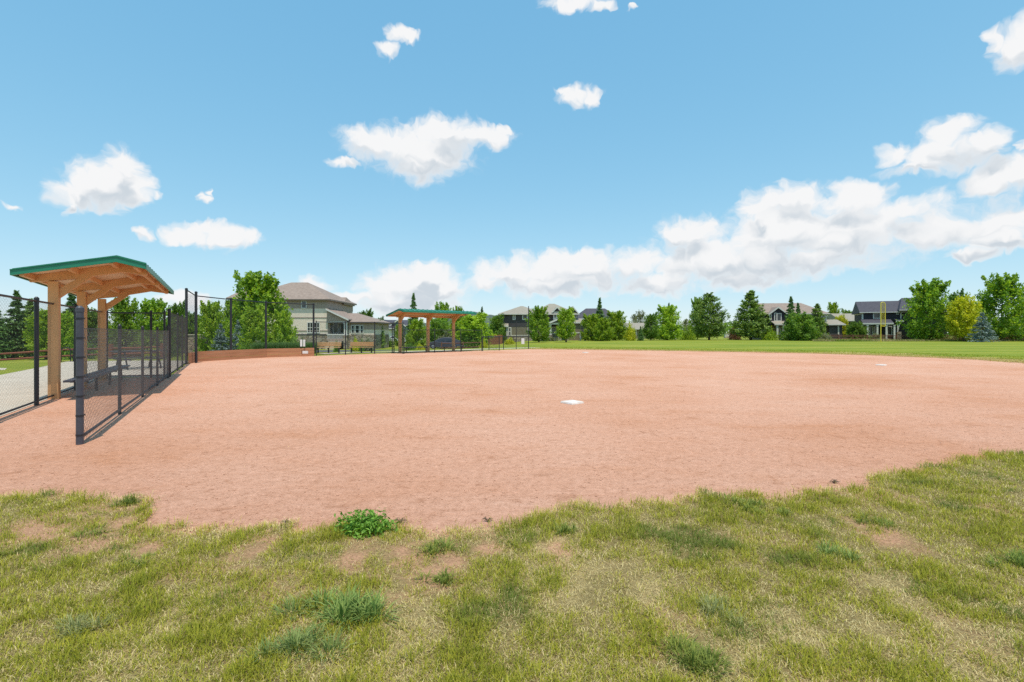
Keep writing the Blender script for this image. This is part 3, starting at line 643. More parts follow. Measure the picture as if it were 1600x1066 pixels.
# ------------------------------------------------------------------ HOUSES
class House:
    def __init__(s, x, y, yaw, label, z0=None):
        s.x, s.y = x, y; s.e = (math.cos(yaw), math.sin(yaw)); s.n = (-s.e[1], s.e[0])
        s.z0 = terrain(x, y) if z0 is None else z0
        s.root = empty('house', (x, y, s.z0), yaw, label, 'house')
    def lx(s, px, yo=0.0):
        r = (px - CX) / F; bx, by = s.x + s.n[0] * yo, s.y + s.n[1] * yo
        return (r * by - bx) / (s.e[0] - r * s.e[1])
    def lz(s, py, x=0.0, yo=0.0):
        d = s.y + s.e[1] * x + s.n[1] * yo; return GZ(py, d) - s.z0
    def box(s, name, mat, x0, x1, y0, y1, z0, z1):
        return MB().box(x0, x1, y0, y1, z0, z1).build(name, M[mat], s.root)
    def window(s, px0, px1, py0, py1, yo=0.0, nx=1, nz=1, f=0.11):
        x0, x1 = s.lx(px0, yo), s.lx(px1, yo); xm = (x0 + x1) / 2; z0, z1 = s.lz(py1, xm, yo), s.lz(py0, xm, yo)
        mb = MB()
        mb.box(x0, x1, yo - 0.07, yo + 0.02, z0, z0 + f); mb.box(x0, x1, yo - 0.07, yo + 0.02, z1 - f, z1)
        mb.box(x0, x0 + f, yo - 0.068, yo + 0.02, z0 + f, z1 - f); mb.box(x1 - f, x1, yo - 0.068, yo + 0.02, z0 + f, z1 - f)
        for k in range(1, nx): c = x0 + (x1 - x0) * k / nx; mb.box(c - f * .35, c + f * .35, yo - 0.06, yo + 0.02, z0 + f, z1 - f)
        for k in range(1, nz): c = z0 + (z1 - z0) * k / nz; mb.box(x0 + f, x1 - f, yo - 0.055, yo + 0.02, c - f * .3, c + f * .3)
        w = mb.build('window', M['trim'], s.root)
        MB().box(x0 + f, x1 - f, yo - 0.03, yo + 0.015, z0 + f, z1 - f).build('pane', M['glass'], w)
    def hip(s, mat, x0, x1, y0, y1, ze, zr, oh=0.45, ins=None, gl=False, gr=False, name='roof', edge='trim'):
        """hip or gable roof, ridge along x; gl/gr make that end a gable"""
        x0 -= oh; x1 += oh; y0 -= oh; y1 += oh; ym = (y0 + y1) / 2; ins = (y1 - y0) / 2 * 0.9 if ins is None else ins
        a = x0 if gl else x0 + ins; b = x1 if gr else x1 - ins
        if a > b: a = b = (x0 + x1) / 2
        t = 0.2
        vs = [(x0, y0, ze), (x1, y0, ze), (x1, y1, ze), (x0, y1, ze), (a, ym, zr), (b, ym, zr), (x0, y0, ze - t), (x1, y0, ze - t), (x1, y1, ze - t), (x0, y1, ze - t)]
        fs = [(0, 1, 5, 4), (1, 2, 5), (2, 3, 4, 5), (3, 0, 4), (6, 7, 1, 0), (7, 8, 2, 1), (8, 9, 3, 2), (9, 6, 0, 3), (9, 8, 7, 6)]
        r = MB().add(vs, fs).build(name, M[mat], s.root)
        MB().box(x0 - 0.02, x1 + 0.02, y0 - 0.05, y0 - 0.003, ze - t * .8, ze - 0.01).build('gutter', M[edge], r)
        return r
    def front_gable(s, mat, wallmat, x0, x1, y0, y1, ze, zp, oh=0.3):
        """gable facing the street, ridge along y"""
        xm = (x0 + x1) / 2
        MB().prism([(x0, ze), (x1, ze), (xm, zp - 0.12)], lambda p, q, w: (p, w, q), y0, y0 + 0.2).build('gable', M[wallmat], s.root)
        k = (zp - ze) / (xm - x0)
        mb = MB(); t = 0.16
        mb.prism([(x0 - oh, ze - oh * k), (xm, zp), (x1 + oh, ze - oh * k), (x1 + oh, ze - oh * k + t), (xm, zp + t), (x0 - oh, ze - oh * k + t)], lambda p, q, w: (p, w, q), y0 - oh, y1)
        r = mb.build('gable_roof', M[mat], s.root)
        mb = MB(); f = 0.14
        mb.prism([(x0 - oh, ze - oh * k - f), (xm, zp - f), (x1 + oh, ze - oh * k - f), (x1 + oh, ze - oh * k + t + .01), (xm, zp + t + .01), (x0 - oh, ze - oh * k + t + .01)], lambda p, q, w: (p, w, q), y0 - oh - 0.05, y0 - oh - 0.003)
        mb.build('bargeboard', M['trim'], r)
    def shed(s, mat, x0, x1, y0, y1, zlo, zhi, name='porch_roof', t=0.16):
        """slopes up away from the viewer"""
        r = MB().prism([(y0, zlo), (y1, zhi), (y1, zhi + t), (y0, zlo + t)], lambda p, q, w: (w, p, q), x0, x1).build(name, M[mat], s.root)
        MB().box(x0 - 0.02, x1 + 0.02, y0 - 0.05, y0 - 0.003, zlo - 0.08, zlo + t).build('gutter', M['trim'], r)
    def column(s, x, y, z0, z1, w=0.3, mat='trim'):
        mb = MB(); mb.box(x - w / 2, x + w / 2, y - w / 2, y + w / 2, z0, z1); mb.box(x - w * .7, x + w * .7, y - w * .7, y + w * .7, z0 - 0.001, z0 + 0.12); mb.box(x - w * .7, x + w * .7, y - w * .7, y + w * .7, z1 - 0.12, z1 + 0.001)
        mb.build('porch_column', M[mat], s.root)

# house A: large beige and grey house left of the benches
h = House(GX(372, 70), 70, 0, 'large beige stucco house with brown hip roof and stone base left of the wooden benches')
X = h.lx; Z = h.lz
x0, x1 = X(372), X(512)
h.box('stone_base', 'stone_tan', x0 - 0.08, x1 + 0.08, -0.08, 11, -0.3, Z(523))
h.box('lower_wall', 'side_beige', x0, x1, 0, 11, Z(523), Z(482))
h.box('upper_wall', 'side_grey', x0 - 0.03, x1 + 0.03, -0.03, 11.03, Z(482), Z(467.5))
for py in (496.5, 517): h.box('belt_trim', 'side_grey', x0 - 0.03, x1 + 0.03, -0.05, 0.02, Z(py + .7), Z(py - .7))
h.box('base_trim', 'shade', x0 - 0.1, x1 + 0.1, -0.12, 0.02, Z(523.6), Z(522.2))
h.hip('roof_brown', x0, x1, 0, 11, Z(467.8), GZ(441.5, 75.5) - h.z0, 0.5, edge='gutter_brown')
xl = X(346); h.box('side_wing', 'side_beige', xl, x0, 2, 10, -0.3, Z(466, 0, 2)); h.hip('roof_brown', xl, x0, 2, 10, Z(465.5, 0, 2), GZ(453, 76) - h.z0, 0.3, gl=True, gr=True, name='wing_roof', edge='gutter_brown')
xr0, xr1 = X(500, 6), X(535, 6); h.box('rear_block', 'side_grey', x1 - 0.1, xr1, 6, 10.5, 2.5, Z(474, 0, 6)); h.hip('roof_brown', X(505, 6), xr1, 6, 10.5, Z(474, 0, 6), GZ(464.5, 78) - h.z0, 0.35, gl=True, ins=0.5, name='rear_roof', edge='gutter_brown')
for vpx, vpy in ((468, 459.5), (478, 458), (490, 461)):
    d_ = 73; MB().tube((GX(vpx, d_) - h.x, d_ - h.y, GZ(vpy + 3, d_) - h.z0), (GX(vpx, d_) - h.x, d_ - h.y, GZ(vpy - 1.5, d_) - h.z0), 0.09, n=8).build('roof_vent', M['side_grey'], h.root)
h.window(480, 489.5, 503.5, 520.5, 0, 2, 2); h.window(490.5, 500, 503.5, 520.5, 0, 2, 2)
h.window(471, 479.5, 469.5, 482.3, -0.03, 1, 2); h.window(438, 448.5, 471, 485, -0.03, 1, 2)
# porch with single slope roof
px1 = X(545.5, -0.5); p0 = x1 + 0.003
h.box('porch_back_wall', 'shade', p0, X(541), 1.2, 1.5, Z(523), Z(499))
for a, b in ((514, 519.5), (521, 529), (531, 539)): h.window(a, b, 504, 521, 1.2, 1, 1, 0.07)
MB().prism([(p0, Z(502.5)), (X(543), Z(502.5)), (X(543), Z(500.5)), (p0, Z(485))], lambda p, q, w: (p, w, q), -0.3, -0.1).build('porch_gable', M['side_grey'], h.root)
r = MB().prism([(p0, Z(484.2)), (px1, Z(500.6)), (px1, Z(499)), (p0, Z(482.2))], lambda p, q, w: (p, w, q), -0.75, 6).build('porch_roof', M['roof_brown'], h.root)
MB().prism([(p0, Z(485)), (px1, Z(501.6)), (px1, Z(499.2)), (p0, Z(482.5))], lambda p, q, w: (p, w, q), -0.8, -0.753).build('bargeboard', M['trim'], r)
h.box('porch_beam', 'trim', p0, X(543), -0.28, -0.05, Z(504.5), Z(502.5))
h.column(X(541), -0.15, Z(524), Z(504.5), 0.42); h.box('column_pier', 'stone_tan', X(538.5), X(543.8), -0.5, 0.25, -0.3, Z(524))
h.box('porch_deck', 'side_grey', p0, X(538.3), -0.4, 1.2, Z(533), Z(529.5)); h.box('porch_rail', 'trim', p0, X(538.3), -0.36, -0.28, Z(523.5), Z(522))
mb = MB()
for k in range(16): c = p0 + 0.1 + k * (X(538) - p0 - 0.1) / 16; mb.box(c, c + 0.05, -0.345, -0.295, Z(529.5), Z(523.5))
mb.build('baluster', M['trim'], h.root)
mb = MB()
for k in range(4): mb.box(X(515), X(536), -0.7 - 0.32 * k, -0.4, -0.3, Z(533) - 0.17 * k - 0.05)
mb.build('porch_steps', M['concrete'], h.root)
# one storey right wing
w0, w1 = X(543.9), X(585)
h.box('stone_base', 'stone_tan', w0, w1 + 0.06, 0.13, 8, -0.3, Z(523)); h.box('wing_lower_wall', 'side_beige', w0, w1, 0.2, 8, Z(523), Z(515)); h.box('wing_upper_wall', 'side_grey', w0, w1 + 0.03, 0.17, 8.03, Z(515), Z(503))
h.hip('roof_brown', w0 - 0.9, w1, 0.2, 8, Z(503), GZ(489.5, 74) - h.z0, 0.4, gl=True, name='wing_roof', edge='gutter_brown')
for a, b in ((549, 554), (555, 562), (563, 568)): h.window(a, b, 508, 521.3, 0.17, 1, 2, 0.09)

# house B: dark grey and khaki house beyond the far fence
h = House(GX(782, 100), 100, 0, 'dark grey and khaki house with tan hip roof right of the far dugout')
X = h.lx; Z = h.lz; x0, x1, x2 = X(782), X(846), X(902)
h.box('stone_base', 'stone_tan', x0 - .06, x2 + .06, -0.07, 11, -0.3, Z(524.5)); h.box('lower_wall', 'side_tan', x0, x2, 0, 11, Z(524.5), Z(510.8)); h.box('upper_wall', 'side_dark', x0 - .03, x2 + .03, -0.03, 11.03, Z(510.8), Z(490))
h.box('belt_trim', 'trim', x0, X(846), -0.06, 0.0, Z(525), Z(523.8))
h.box('corner_trim', 'trim', x0 - 0.05, x0 + 0.12, -0.06, 0.1, Z(524.5), Z(490.5)); h.box('corner_trim', 'trim', X(824.5), X(826), -0.07, 0.1, Z(524.5), Z(490.5))
h.hip('roof_tan', x0, X(850), 0, 9, Z(490.5), GZ(478.5, 104.5) - h.z0, 0.5); h.hip('roof_tan', X(832), x2 - 0.3, -0.4, 12, Z(490.6), GZ(474.8, 106) - h.z0, 0.5, ins=4.2, name='main_roof')
h.window(801, 805.5, 491, 500, -0.03, 1, 2, 0.16); h.window(816, 824.3, 490.8, 500, -0.03, 1, 1, 0.18); h.window(794, 799, 511.5, 525, 0, 1, 2, 0.16)
h.shed('roof_tan', X(781.5), X(794.5), -1.0, 0, Z(510.5), Z(506.8), 'bay_roof'); h.box('bay', 'side_dark', X(782.5), X(792.5), -0.7, -0.003, -0.3, Z(510.3)); h.box('bay_trim', 'trim', X(782), X(783.8), -0.8, -0.6, Z(525), Z(510.3)); h.box('bay_trim', 'trim', X(791.5), X(793.2), -0.8, -0.6, Z(525), Z(510.3))
h.front_gable('roof_tan', 'side_dark', X(863.5), X(876.5), -0.6, 3, Z(487), Z(480.5)); h.box('bay', 'trim', X(864), X(876), -0.55, -0.04, Z(500), Z(487)); h.window(865, 870, 488, 498, -0.55, 1, 1, 0.15); h.window(870.5, 875.5, 488, 498, -0.55, 1, 1, 0.15)
h.front_gable('roof_tan', 'side_dark', X(887), X(902), -0.5, 3, Z(489), Z(480)); h.window(897.5, 901.5, 488.5, 497, -0.035, 1, 2, 0.12)
h.front_gable('roof_tan', 'side_dark', X(857), X(884), -3.0, 0, Z(505), Z(499.5), 0.35)
h.box('porch_beam', 'trim', X(857), X(884), -3.0, -2.7, Z(507.5), Z(505))
for p in (858, 872.5, 883.5): h.column(X(p), -2.85, Z(523), Z(507.5), 0.4); h.box('column_pier', 'stone_tan', X(p) - .38, X(p) + .38, -3.25, -2.45, -0.3, Z(523) + 0.0)
h.box('front_door', 'glass', X(876), X(881.5), -0.07, 0.0, Z(529), Z(510)); h.window(862, 869, 511, 522, -0.0, 2, 1, 0.15)
h.box('porch_deck', 'concrete', X(857), X(884), -3.2, -0.1, -0.3, 0.32)
mb = MB()
for k in range(4): mb.box(X(873.5), X(883), -3.2 - 0.3 * k, -2.6, -0.3, 0.30 - 0.15 * k)
mb.build('porch_steps', M['concrete'], h.root)
h.shed('roof_tan', X(886), X(908), -1.4, 0, Z(505), Z(499), 'side_roof'); h.box('garage', 'side_tan', X(887), X(907), -1.1, -0.09, -0.3, Z(505)); h.box('garage_trim', 'trim', X(887), X(907), -1.16, -1.103, Z(521), Z(519.5))

# house C: navy roofed house peeping over the trees
h = House(GX(902, 135), 135, 0, 'dark house with slate blue hip roof half hidden behind bright green trees'); X = h.lx; Z = h.lz
h.box('wall', 'side_dark', X(903), X(968), 0, 11, -0.3, Z(498)); h.hip('roof_dark', X(903), X(968), 0, 11, Z(498), GZ(482, 140) - h.z0, 0.6, ins=3.5); h.box('eave_trim', 'trim', X(901), X(914), -0.75, -0.7, Z(500), Z(498.3)); h.window(906, 911, 501, 509, 0, 1, 2, 0.2); h.window(952, 960, 501, 511, 0, 2, 2, 0.2)
# house D: low tan roof
h = House(GX(980, 128), 128, 0, 'low house showing only a plain grey brown gable roof between lawn trees'); X = h.lx; Z = h.lz
h.box('wall', 'side_tan', X(981), X(1022), 0, 9, -0.3, Z(514)); h.hip('roof_tan', X(981), X(1022), 0, 9, Z(514), GZ(504.5, 132) - h.z0, 0.5, gl=True, gr=True); h.window(988, 995, 516, 524, 0, 1, 2, 0.2)

# house E: brown roof
h = House(GX(1196, 107), 107, R_(-8), 'dark house with long mottled brown roof behind the round clipped tree'); X = h.lx; Z = h.lz
xa, xb = X(1196), X(1291)
h.box('lower_wall', 'side_tan', xa, xb, 0, 10, -0.3, Z(508)); h.box('upper_wall', 'side_navy', xa - .03, xb + .03, -0.03, 10, Z(508), Z(490))
h.hip('roof_brown', xa, xb, 0, 10, Z(490.3), Z(473.8, 6, 5), 0.5, gl=True, ins=3.4)
h.front_gable('roof_brown', 'side_navy', X(1200), X(1226), -0.9, 4, Z(490.5), Z(481)); h.box('bay', 'side_navy', X(1201), X(1225), -0.85, -0.04, Z(508), Z(490.6))
h.window(1209.5, 1214, 488.8, 502, -0.85, 1, 1, 0.14); h.window(1213.5, 1221, 489.5, 502, -0.85, 1, 1, 0.14); h.window(1202, 1205.5, 491, 500, -0.85, 1, 1, 0.14)
h.shed('roof_tan', X(1202), X(1226), -3.0, -0.9, Z(507.5, 2, -3), Z(503, 2, -.9)); h.column(X(1214.5, -2.7), -2.7, 0.0, Z(508, 2, -2.7), 0.32); h.column(X(1224, -2.7), -2.7, 0.0, Z(508, 2, -2.7), 0.32); h.window(1216, 1220, 512, 523, 0, 1, 1, 0.14)
h.window(1283, 1289.5, 490.5, 501, -0.03, 1, 2, 0.14); h.box('corner_trim', 'trim', xb - 0.12, xb + 0.06, -0.06, 0.1, 0.0, Z(490.5))
h.box('garage', 'side_dark', X(1290.5), X(1310.5), -1.5, 5, -0.3, Z(507, 12)); h.box('garage_trim', 'trim', X(1309, -1.5), X(1311, -1.5), -1.58, -1.4, -0.1, Z(507, 12)); h.hip('roof_tan', X(1291), X(1310.5), -1.5, 5, Z(507, 12, -1.5), Z(499.5, 12, 1.7), 0.45, name='garage_roof', gr=True, gl=True)
# house F: small roof
h = House(GX(1314, 122), 122, R_(-8), 'small dark house with pale tan roof between two larger houses on the right'); X = h.lx; Z = h.lz
h.box('wall', 'side_dark', X(1315), X(1346), 0, 9, -0.3, Z(501)); h.hip('roof_tan', X(1315), X(1346), 0, 9, Z(501), Z(490, 3, 4.5), 0.5, gl=True, gr=True); h.window(1321, 1326, 503, 511, 0, 1, 2, 0.15)
# house G: near black house on the right
h = House(71.8, 105, math.atan2(-0.433, 0.9015), 'near black two storey house with slate roof and back porch behind the yellow foul pole'); X = h.lx; Z = h.lz
xe = X(1480)
h.box('lower_wall', 'side_navy', 0, xe, 0, 9, -0.3, Z(503)); h.box('upper_wall', 'side_navy', -0.03, xe + .03, -0.03, 9.03, Z(503), Z(488))
h.hip('roof_dark', 0, xe, 0, 9, Z(488), Z(471.5, 0, 4.5), 0.5, gl=True, ins=4); h.hip('roof_dark', X(1407), xe - 1, -1.0, 10, Z(484.5, X(1407)), Z(466, X(1410), 4.5), 0.5, ins=1.6, name='main_roof')
MB().prism([(0, Z(489)), (9, Z(489)), (4.5, Z(473.5))], lambda p, q, w: (w, p, q), -0.05, 0.3).build('gable', M['side_dark'], h.root)
h.box('rake_trim', 'trim', -0.06, 0.2, -0.07, 0.1, 0, Z(488.4)); h.box('side_wall_trim', 'trim', -0.075, -0.035, 0.1, 9, Z(491), Z(489.2))
h.box('corner_trim', 'trim', X(1406.5), X(1408.5), -0.09, 0.0, Z(503), Z(485)); h.window(1364, 1376, 488.8, 498, -0.03, 1, 1, 0.16); h.window(1400, 1404, 488, 491.7, -0.03, 1, 1, 0.12)
h.shed('roof_dark', X(1348, -2.6), X(1396, -2.6), -2.8, 0, Z(506, 2, -2.8), Z(500, 2, 0)); h.box('porch_beam', 'trim', X(1350, -2.6), X(1395, -2.6), -2.72, -2.5, Z(508, 2, -2.6), Z(506.2, 2, -2.6))
for p in (1355.5, 1371, 1385, 1397.5): h.column(X(p, -2.6), -2.6, 0, Z(508, 2, -2.6), 0.28)
for a, b in ((1358, 1364), (1365, 1370.5), (1386, 1394)): h.window(a, b, 510, 524, 0, 1, 1, 0.12)
MB().tube((X(1402, -1.5), -1.5, Z(519, 6, -1.5)), (X(1407.5, -1.5), -1.5, Z(500, 6, -1.5)), 0.1, n=6).build('downpipe', M['trim'], h.root); MB().tube((X(1402.5, -1.5), -1.5, Z(519, 6, -1.5)), (X(1402.5, -1.5), -1.5, Z(503, 6, -1.5)), 0.1, n=6).build('downpipe', M['trim'], h.root)
h.box('stone_pier', 'stone_tan', X(1401, -1.5), X(1408, -1.5), -1.9, -1.1, -0.2, Z(518.5, 6, -1.5)); h.shed('roof_dark', X(1397), X(1409), -1.7, 0, Z(502.5, 6, -1.7), Z(499, 6, 0), 'side_roof')
h.window(1419, 1426, 509, 519.5, 0, 1, 1, 0.14); h.window(1428.5, 1442, 508, 519, 0, 2, 1, 0.14)
# house H: far blue grey house
h = House(GX(592, 135), 135, 0, 'distant blue grey gabled house seen left of the far dugout'); X = h.lx; Z = h.lz
h.box('wall', 'side_blue', X(594), X(634), 0, 11, -0.5, Z(508)); h.hip('roof_dark', X(594), X(634), 0, 11, Z(508), GZ(500, 140) - h.z0, 0.5, gl=True, gr=True); h.front_gable('roof_dark', 'side_blue', X(594), X(606), -0.8, 4, Z(507), Z(500.5)); h.box('front_block', 'side_blue', X(594.5), X(605.5), -0.75, -0.05, -0.5, Z(507))
h.front_gable('roof_dark', 'side_blue', X(612), X(634), -1.2, 4, Z(509), Z(500.8)); h.box('front_block', 'side_blue', X(612.5), X(633.5), -1.15, -0.05, -0.5, Z(509)); h.window(596, 601, 510, 518, -0.75, 1, 2, 0.2); h.window(618, 628, 511, 519, -1.15, 2, 2, 0.2)
h.box('garage_door', 'white', X(605.8), X(617), -1.25, -1.152, 0, Z(515.5)); h.shed('roof_dark', X(603), X(620), -2.6, -1.2, Z(514), Z(509.5))
# cedar board fence beside house B
r = empty('board_fence', (GX(762, 92), 92, terrain(GX(770, 92), 92)), label='reddish cedar board fence left of the dark grey khaki house', cat='fence')
mb = MB()
for k in range(22): mb.box(k * 0.12, k * 0.12 + 0.112, 0, 0.025, 0.04, 1.75 + 0.012 * (k % 3))
mb.build('boards', M['fence_cedar'], r)
for k in range(2): MB().box(-0.03, 2.66, 0.027, 0.07, 0.4 + k * 0.9, 0.5 + k * 0.9).build('rail', M['fence_cedar'], r)
for k in range(2): MB().box(k * 2.55, k * 2.55 + 0.1, 0.072, 0.17, -0.1, 1.8).build('post', M['fence_cedar'], r)
# stone retaining wall behind the backstop
wx0, wx1 = GX(292, 46), GX(331, 46)
r = empty('retaining_wall', (wx0, 46, terrain(wx0, 46)), label='pinkish block retaining wall left behind the backstop', cat='wall')
MB().box(0, wx1 - wx0, 0, 0.5, -0.2, GZ(524, 46) - terrain(wx0, 46)).build('blocks', M['stone_pink'], r, bevel=0.02); MB().box(-0.05, wx1 - wx0 + 0.05, -0.06, 0.56, GZ(524, 46) - terrain(wx0, 46) + .002, GZ(522.6, 46) - terrain(wx0, 46)).build('coping', M['concrete'], r, bevel=0.015)
ribbon('garden_path', dens([(GX(296, 36), 36), (GX(345, 37), 37), (GX(392, 39), 39)], 1), 1.4, M['concrete'], 0.35, 'pale raised path strip behind the backstop')
# utility boxes
def ubox(px, py, d, w, h_, label):
    x = GX(px, d); r = empty('utility_box', (x, d, GZ(py, d)), label=label, cat='box')
    MB().box(-w / 2, w / 2, -0.35, 0.35, 0, h_).build('cabinet', M['white'], r, bevel=0.03); MB().box(-w / 2 - 0.03, w / 2 + 0.03, -0.4, 0.4, h_ + 0.002, h_ + 0.06).build('lid', M['trim'], r, bevel=0.01); MB().box(-w / 2 - .1, w / 2 + .1, -0.45, 0.45, -0.3, -0.003).build('plinth', M['concrete'], r)
ubox(1048.5, 528, 112, 2.1, 0.66, 'wide low white cabinet on the lawn edge under the trees'); ubox(1137, 526.5, 118, 1.3, 0.7, 'small white cabinet between the two big pines')
for px, py, t_, lb in ((907, 530.5, 521, 'taller one of two pale gate posts right of the khaki house'), (914.5, 530.8, 523.5, 'shorter one of two pale gate posts right of the khaki house')):
    d = 98; r = empty('gate_post', (GX(px, d), d, 0), label=lb, cat='post'); hh = GZ(t_, d)
    MB().box(-0.16, 0.16, -0.16, 0.16, -0.1, hh).build('shaft', M['trim'], r, bevel=0.02); MB().box(-0.21, 0.21, -0.21, 0.21, hh + .002, hh + 0.1).build('cap', M['trim'], r, bevel=0.02)

# ------------------------------------------------------------------ CARS
def car(x, y, rz, paint, label, z=0):
    r = empty('parked_car', (x, y, z), R_(rz), label, 'car', 'cars parked beyond the far fence')
    prof = [(-2.15, 0.35), (-2.2, 0.62), (-2.05, 0.80), (-1.25, 0.95), (-0.55, 1.36), (0.1, 1.47), (1.0, 1.43), (1.75, 1.12), (2.1, 1.02), (2.18, 0.6), (2.1, 0.33)]
    n = len(prof); vs = []
    for yy, ins in ((-0.86, 0), (0.86, 0)):
        for px, pz in prof: vs.append((px, yy * (1 - 0.22 * max(0, pz - 0.9) / 0.57), pz))
    b = MB().add(vs, [tuple(range(n)), tuple(range(2 * n - 1, n - 1, -1))] + [(k, (k + 1) % n, n + (k + 1) % n, n + k) for k in range(n)]).build('body', M[paint], r, bevel=0.05)
    for sy in (-1, 1):
        def gp(px, pz, k=0.012): return (px, sy * (0.86 * (1 - 0.22 * max(0, pz - 0.9) / 0.57) + k), pz)
        for q in ([(-1.02, 0.98), (-0.5, 1.30), (0.1, 1.38), (0.12, 0.99)], [(0.2, 0.99), (0.18, 1.38), (0.92, 1.34), (1.2, 1.02)]):
            MB().add([gp(a, c) for a, c in q] + [gp(a, c, -0.05) for a, c in q], [(0, 1, 2, 3), (7, 6, 5, 4), (0, 1, 5, 4), (1, 2, 6, 5), (2, 3, 7, 6), (3, 0, 4, 7)]).build('side_window', M['glass'], r)
        for wx in (-1.38, 1.32):
            w = MB().tube((wx, sy * 0.70, 0.32), (wx, sy * 0.89, 0.32), 0.32, n=18).build('wheel', M['tyre'], r); MB().tube((wx, sy * 0.885, 0.32), (wx, sy * 0.90, 0.32), 0.2, n=12).build('rim', M['rim'], w)
        MB().box(-2.16, -1.98, sy * 0.78 - 0.14, sy * 0.78 + 0.1, 0.66, 0.79).build('headlight', M['lamp'], r, bevel=0.02)
    MB().add([(-1.2, -0.72, 0.99), (-0.6, -0.62, 1.345), (-0.6, 0.62, 1.345), (-1.2, 0.72, 0.99), (-1.15, -0.72, 0.93), (-0.5, -0.62, 1.32), (-0.5, 0.62, 1.32), (-1.15, 0.72, 0.93)], [(0, 1, 2, 3), (7, 6, 5, 4), (0, 1, 5, 4), (1, 2, 6, 5), (2, 3, 7, 6), (3, 0, 4, 7)]).build('windscreen', M['glass'], r)
    return r
car(GX(694, 66), 66, 5, 'carpaint', 'dark grey hatchback parked behind the far dugout', z=GZ(545, 66)); 
car(GX(617, 100), 100, 8, 'carpaint_white', 'white car parked left behind the far dugout post', z=GZ(536, 100)); car(GX(642, 96), 96, 3, 'carpaint_white', 'white car parked among shrubs seen under the far shelter', z=GZ(537, 96))

# ------------------------------------------------------------------ TREES
def leaves_mesh(name, C, size, mat, up=0.35, aspect=0.6, axis=None, parent=None, seed=0):
    """many rhombic leaf faces at centres C"""
    g_ = np.random.default_rng(seed); n = len(C)
    nr = g_.normal(size=(n, 3)); nr[:, 2] = np.abs(nr[:, 2]) + up; nr /= np.linalg.norm(nr, axis=1)[:, None]
    ax = g_.normal(size=(n, 3)) if axis is None else axis + g_.normal(size=(n, 3)) * 0.28
    ax -= nr * (ax * nr).sum(1)[:, None]; ax /= np.linalg.norm(ax, axis=1)[:, None]
    sd = np.cross(nr, ax); s = (size * g_.uniform(0.65, 1.35, n))[:, None]
    cup = nr * s * 0.16
    v = np.stack([C - ax * s, C + sd * s * aspect + cup, C + ax * s, C - sd * s * aspect + cup], 1).reshape(-1, 3)
    f = np.arange(4 * n).reshape(n, 4)
    tri = np.concatenate([f[:, [0, 1, 2]], f[:, [0, 2, 3]]])
    return raw_mesh(name, v, [tri], mat, parent=parent)
def broadleaf(kind, H, R, seed, nb=46, per=130, leaf=0.17, base=0.16, spiky=0.0, trunk=True, spread=0.075, cz=0.57, rz=0.44):
    g_ = np.random.default_rng(seed); rd = random.Random(seed)
    pts = []; tb = MB()
    tr = H * 0.018 + 0.04
    if trunk:
        wob = [(rd.uniform(-1, 1) * 0.02 * H, rd.uniform(-1, 1) * 0.02 * H) for _ in range(6)]
        path = [(wob[k][0] * k / 5, wob[k][1] * k / 5, H * 0.74 * k / 5 - (0.15 if k == 0 else 0)) for k in range(6)]
        tb.path(path, [tr * (1.35 if k == 0 else 1 - 0.17 * k) for k in range(6)], n=8)
    lob = [(rd.uniform(0, 6.28), rd.uniform(0.78, 1.2)) for _ in range(7)]
    for i in range(nb):
        az = i * 2.39996 + rd.uniform(-0.4, 0.4); el = math.asin(max(-0.97, min(1, -0.97 + 1.97 * (((i + 0.5) / nb + rd.uniform(-0.03, 0.03)) % 1)))); ce = math.cos(el) ** 0.6
        sc_ = rd.uniform(0.70, 1.05) * (1 + 0.13 * math.sin(az * 2 + lob[0][0]) * math.cos(el * 3 + lob[1][0]))
        egg = 1.0 + 0.24 * (-math.sin(el))
        tip = Vector((R * egg * ce * math.cos(az) * sc_, R * egg * ce * math.sin(az) * sc_, H * (cz + rz * math.sin(el) * min(1.0, sc_ + 0.05))))
        tip.z = max(base * H, min(H * 0.99, tip.z))
        sp = spread
        if spiky and rd.random() < spiky:
            tip = Vector((R * 0.8 * math.cos(az) * rd.uniform(0.15, 1), R * 0.8 * math.sin(az) * rd.uniform(0.15, 1), H * rd.uniform(0.86, 1.0))); sp = spread * 0.5
        st = Vector((0, 0, max(base * H + 0.04 * H, min(H * 0.68, tip.z - (0.15 + 0.35 * rd.random()) * H * 0.6))))
        md = st.lerp(tip, 0.5) + Vector((0, 0, -0.05 * H)) + Vector((tip.x, tip.y, 0)) * 0.12
        if trunk and i % 3 == 0: tb.path([st, md, st.lerp(tip, 0.5).lerp(tip, 0.6)], [tr * 0.45, tr * 0.28, tr * 0.1], n=5)
        t = 0.26 + 0.76 * g_.random(per) ** 0.85
        P = ((1 - t) ** 2)[:, None] * np.array(st) + (2 * t * (1 - t))[:, None] * np.array(md) + (t ** 2)[:, None] * np.array(tip)
        P += g_.normal(size=(per, 3)) * (sp * H * (1.25 - 0.85 * t))[:, None] * np.array([1, 1, 0.8])
        pts.append(P)
    P = np.concatenate(pts); P = P[P[:, 2] > base * H * 0.55]
    return P, tb
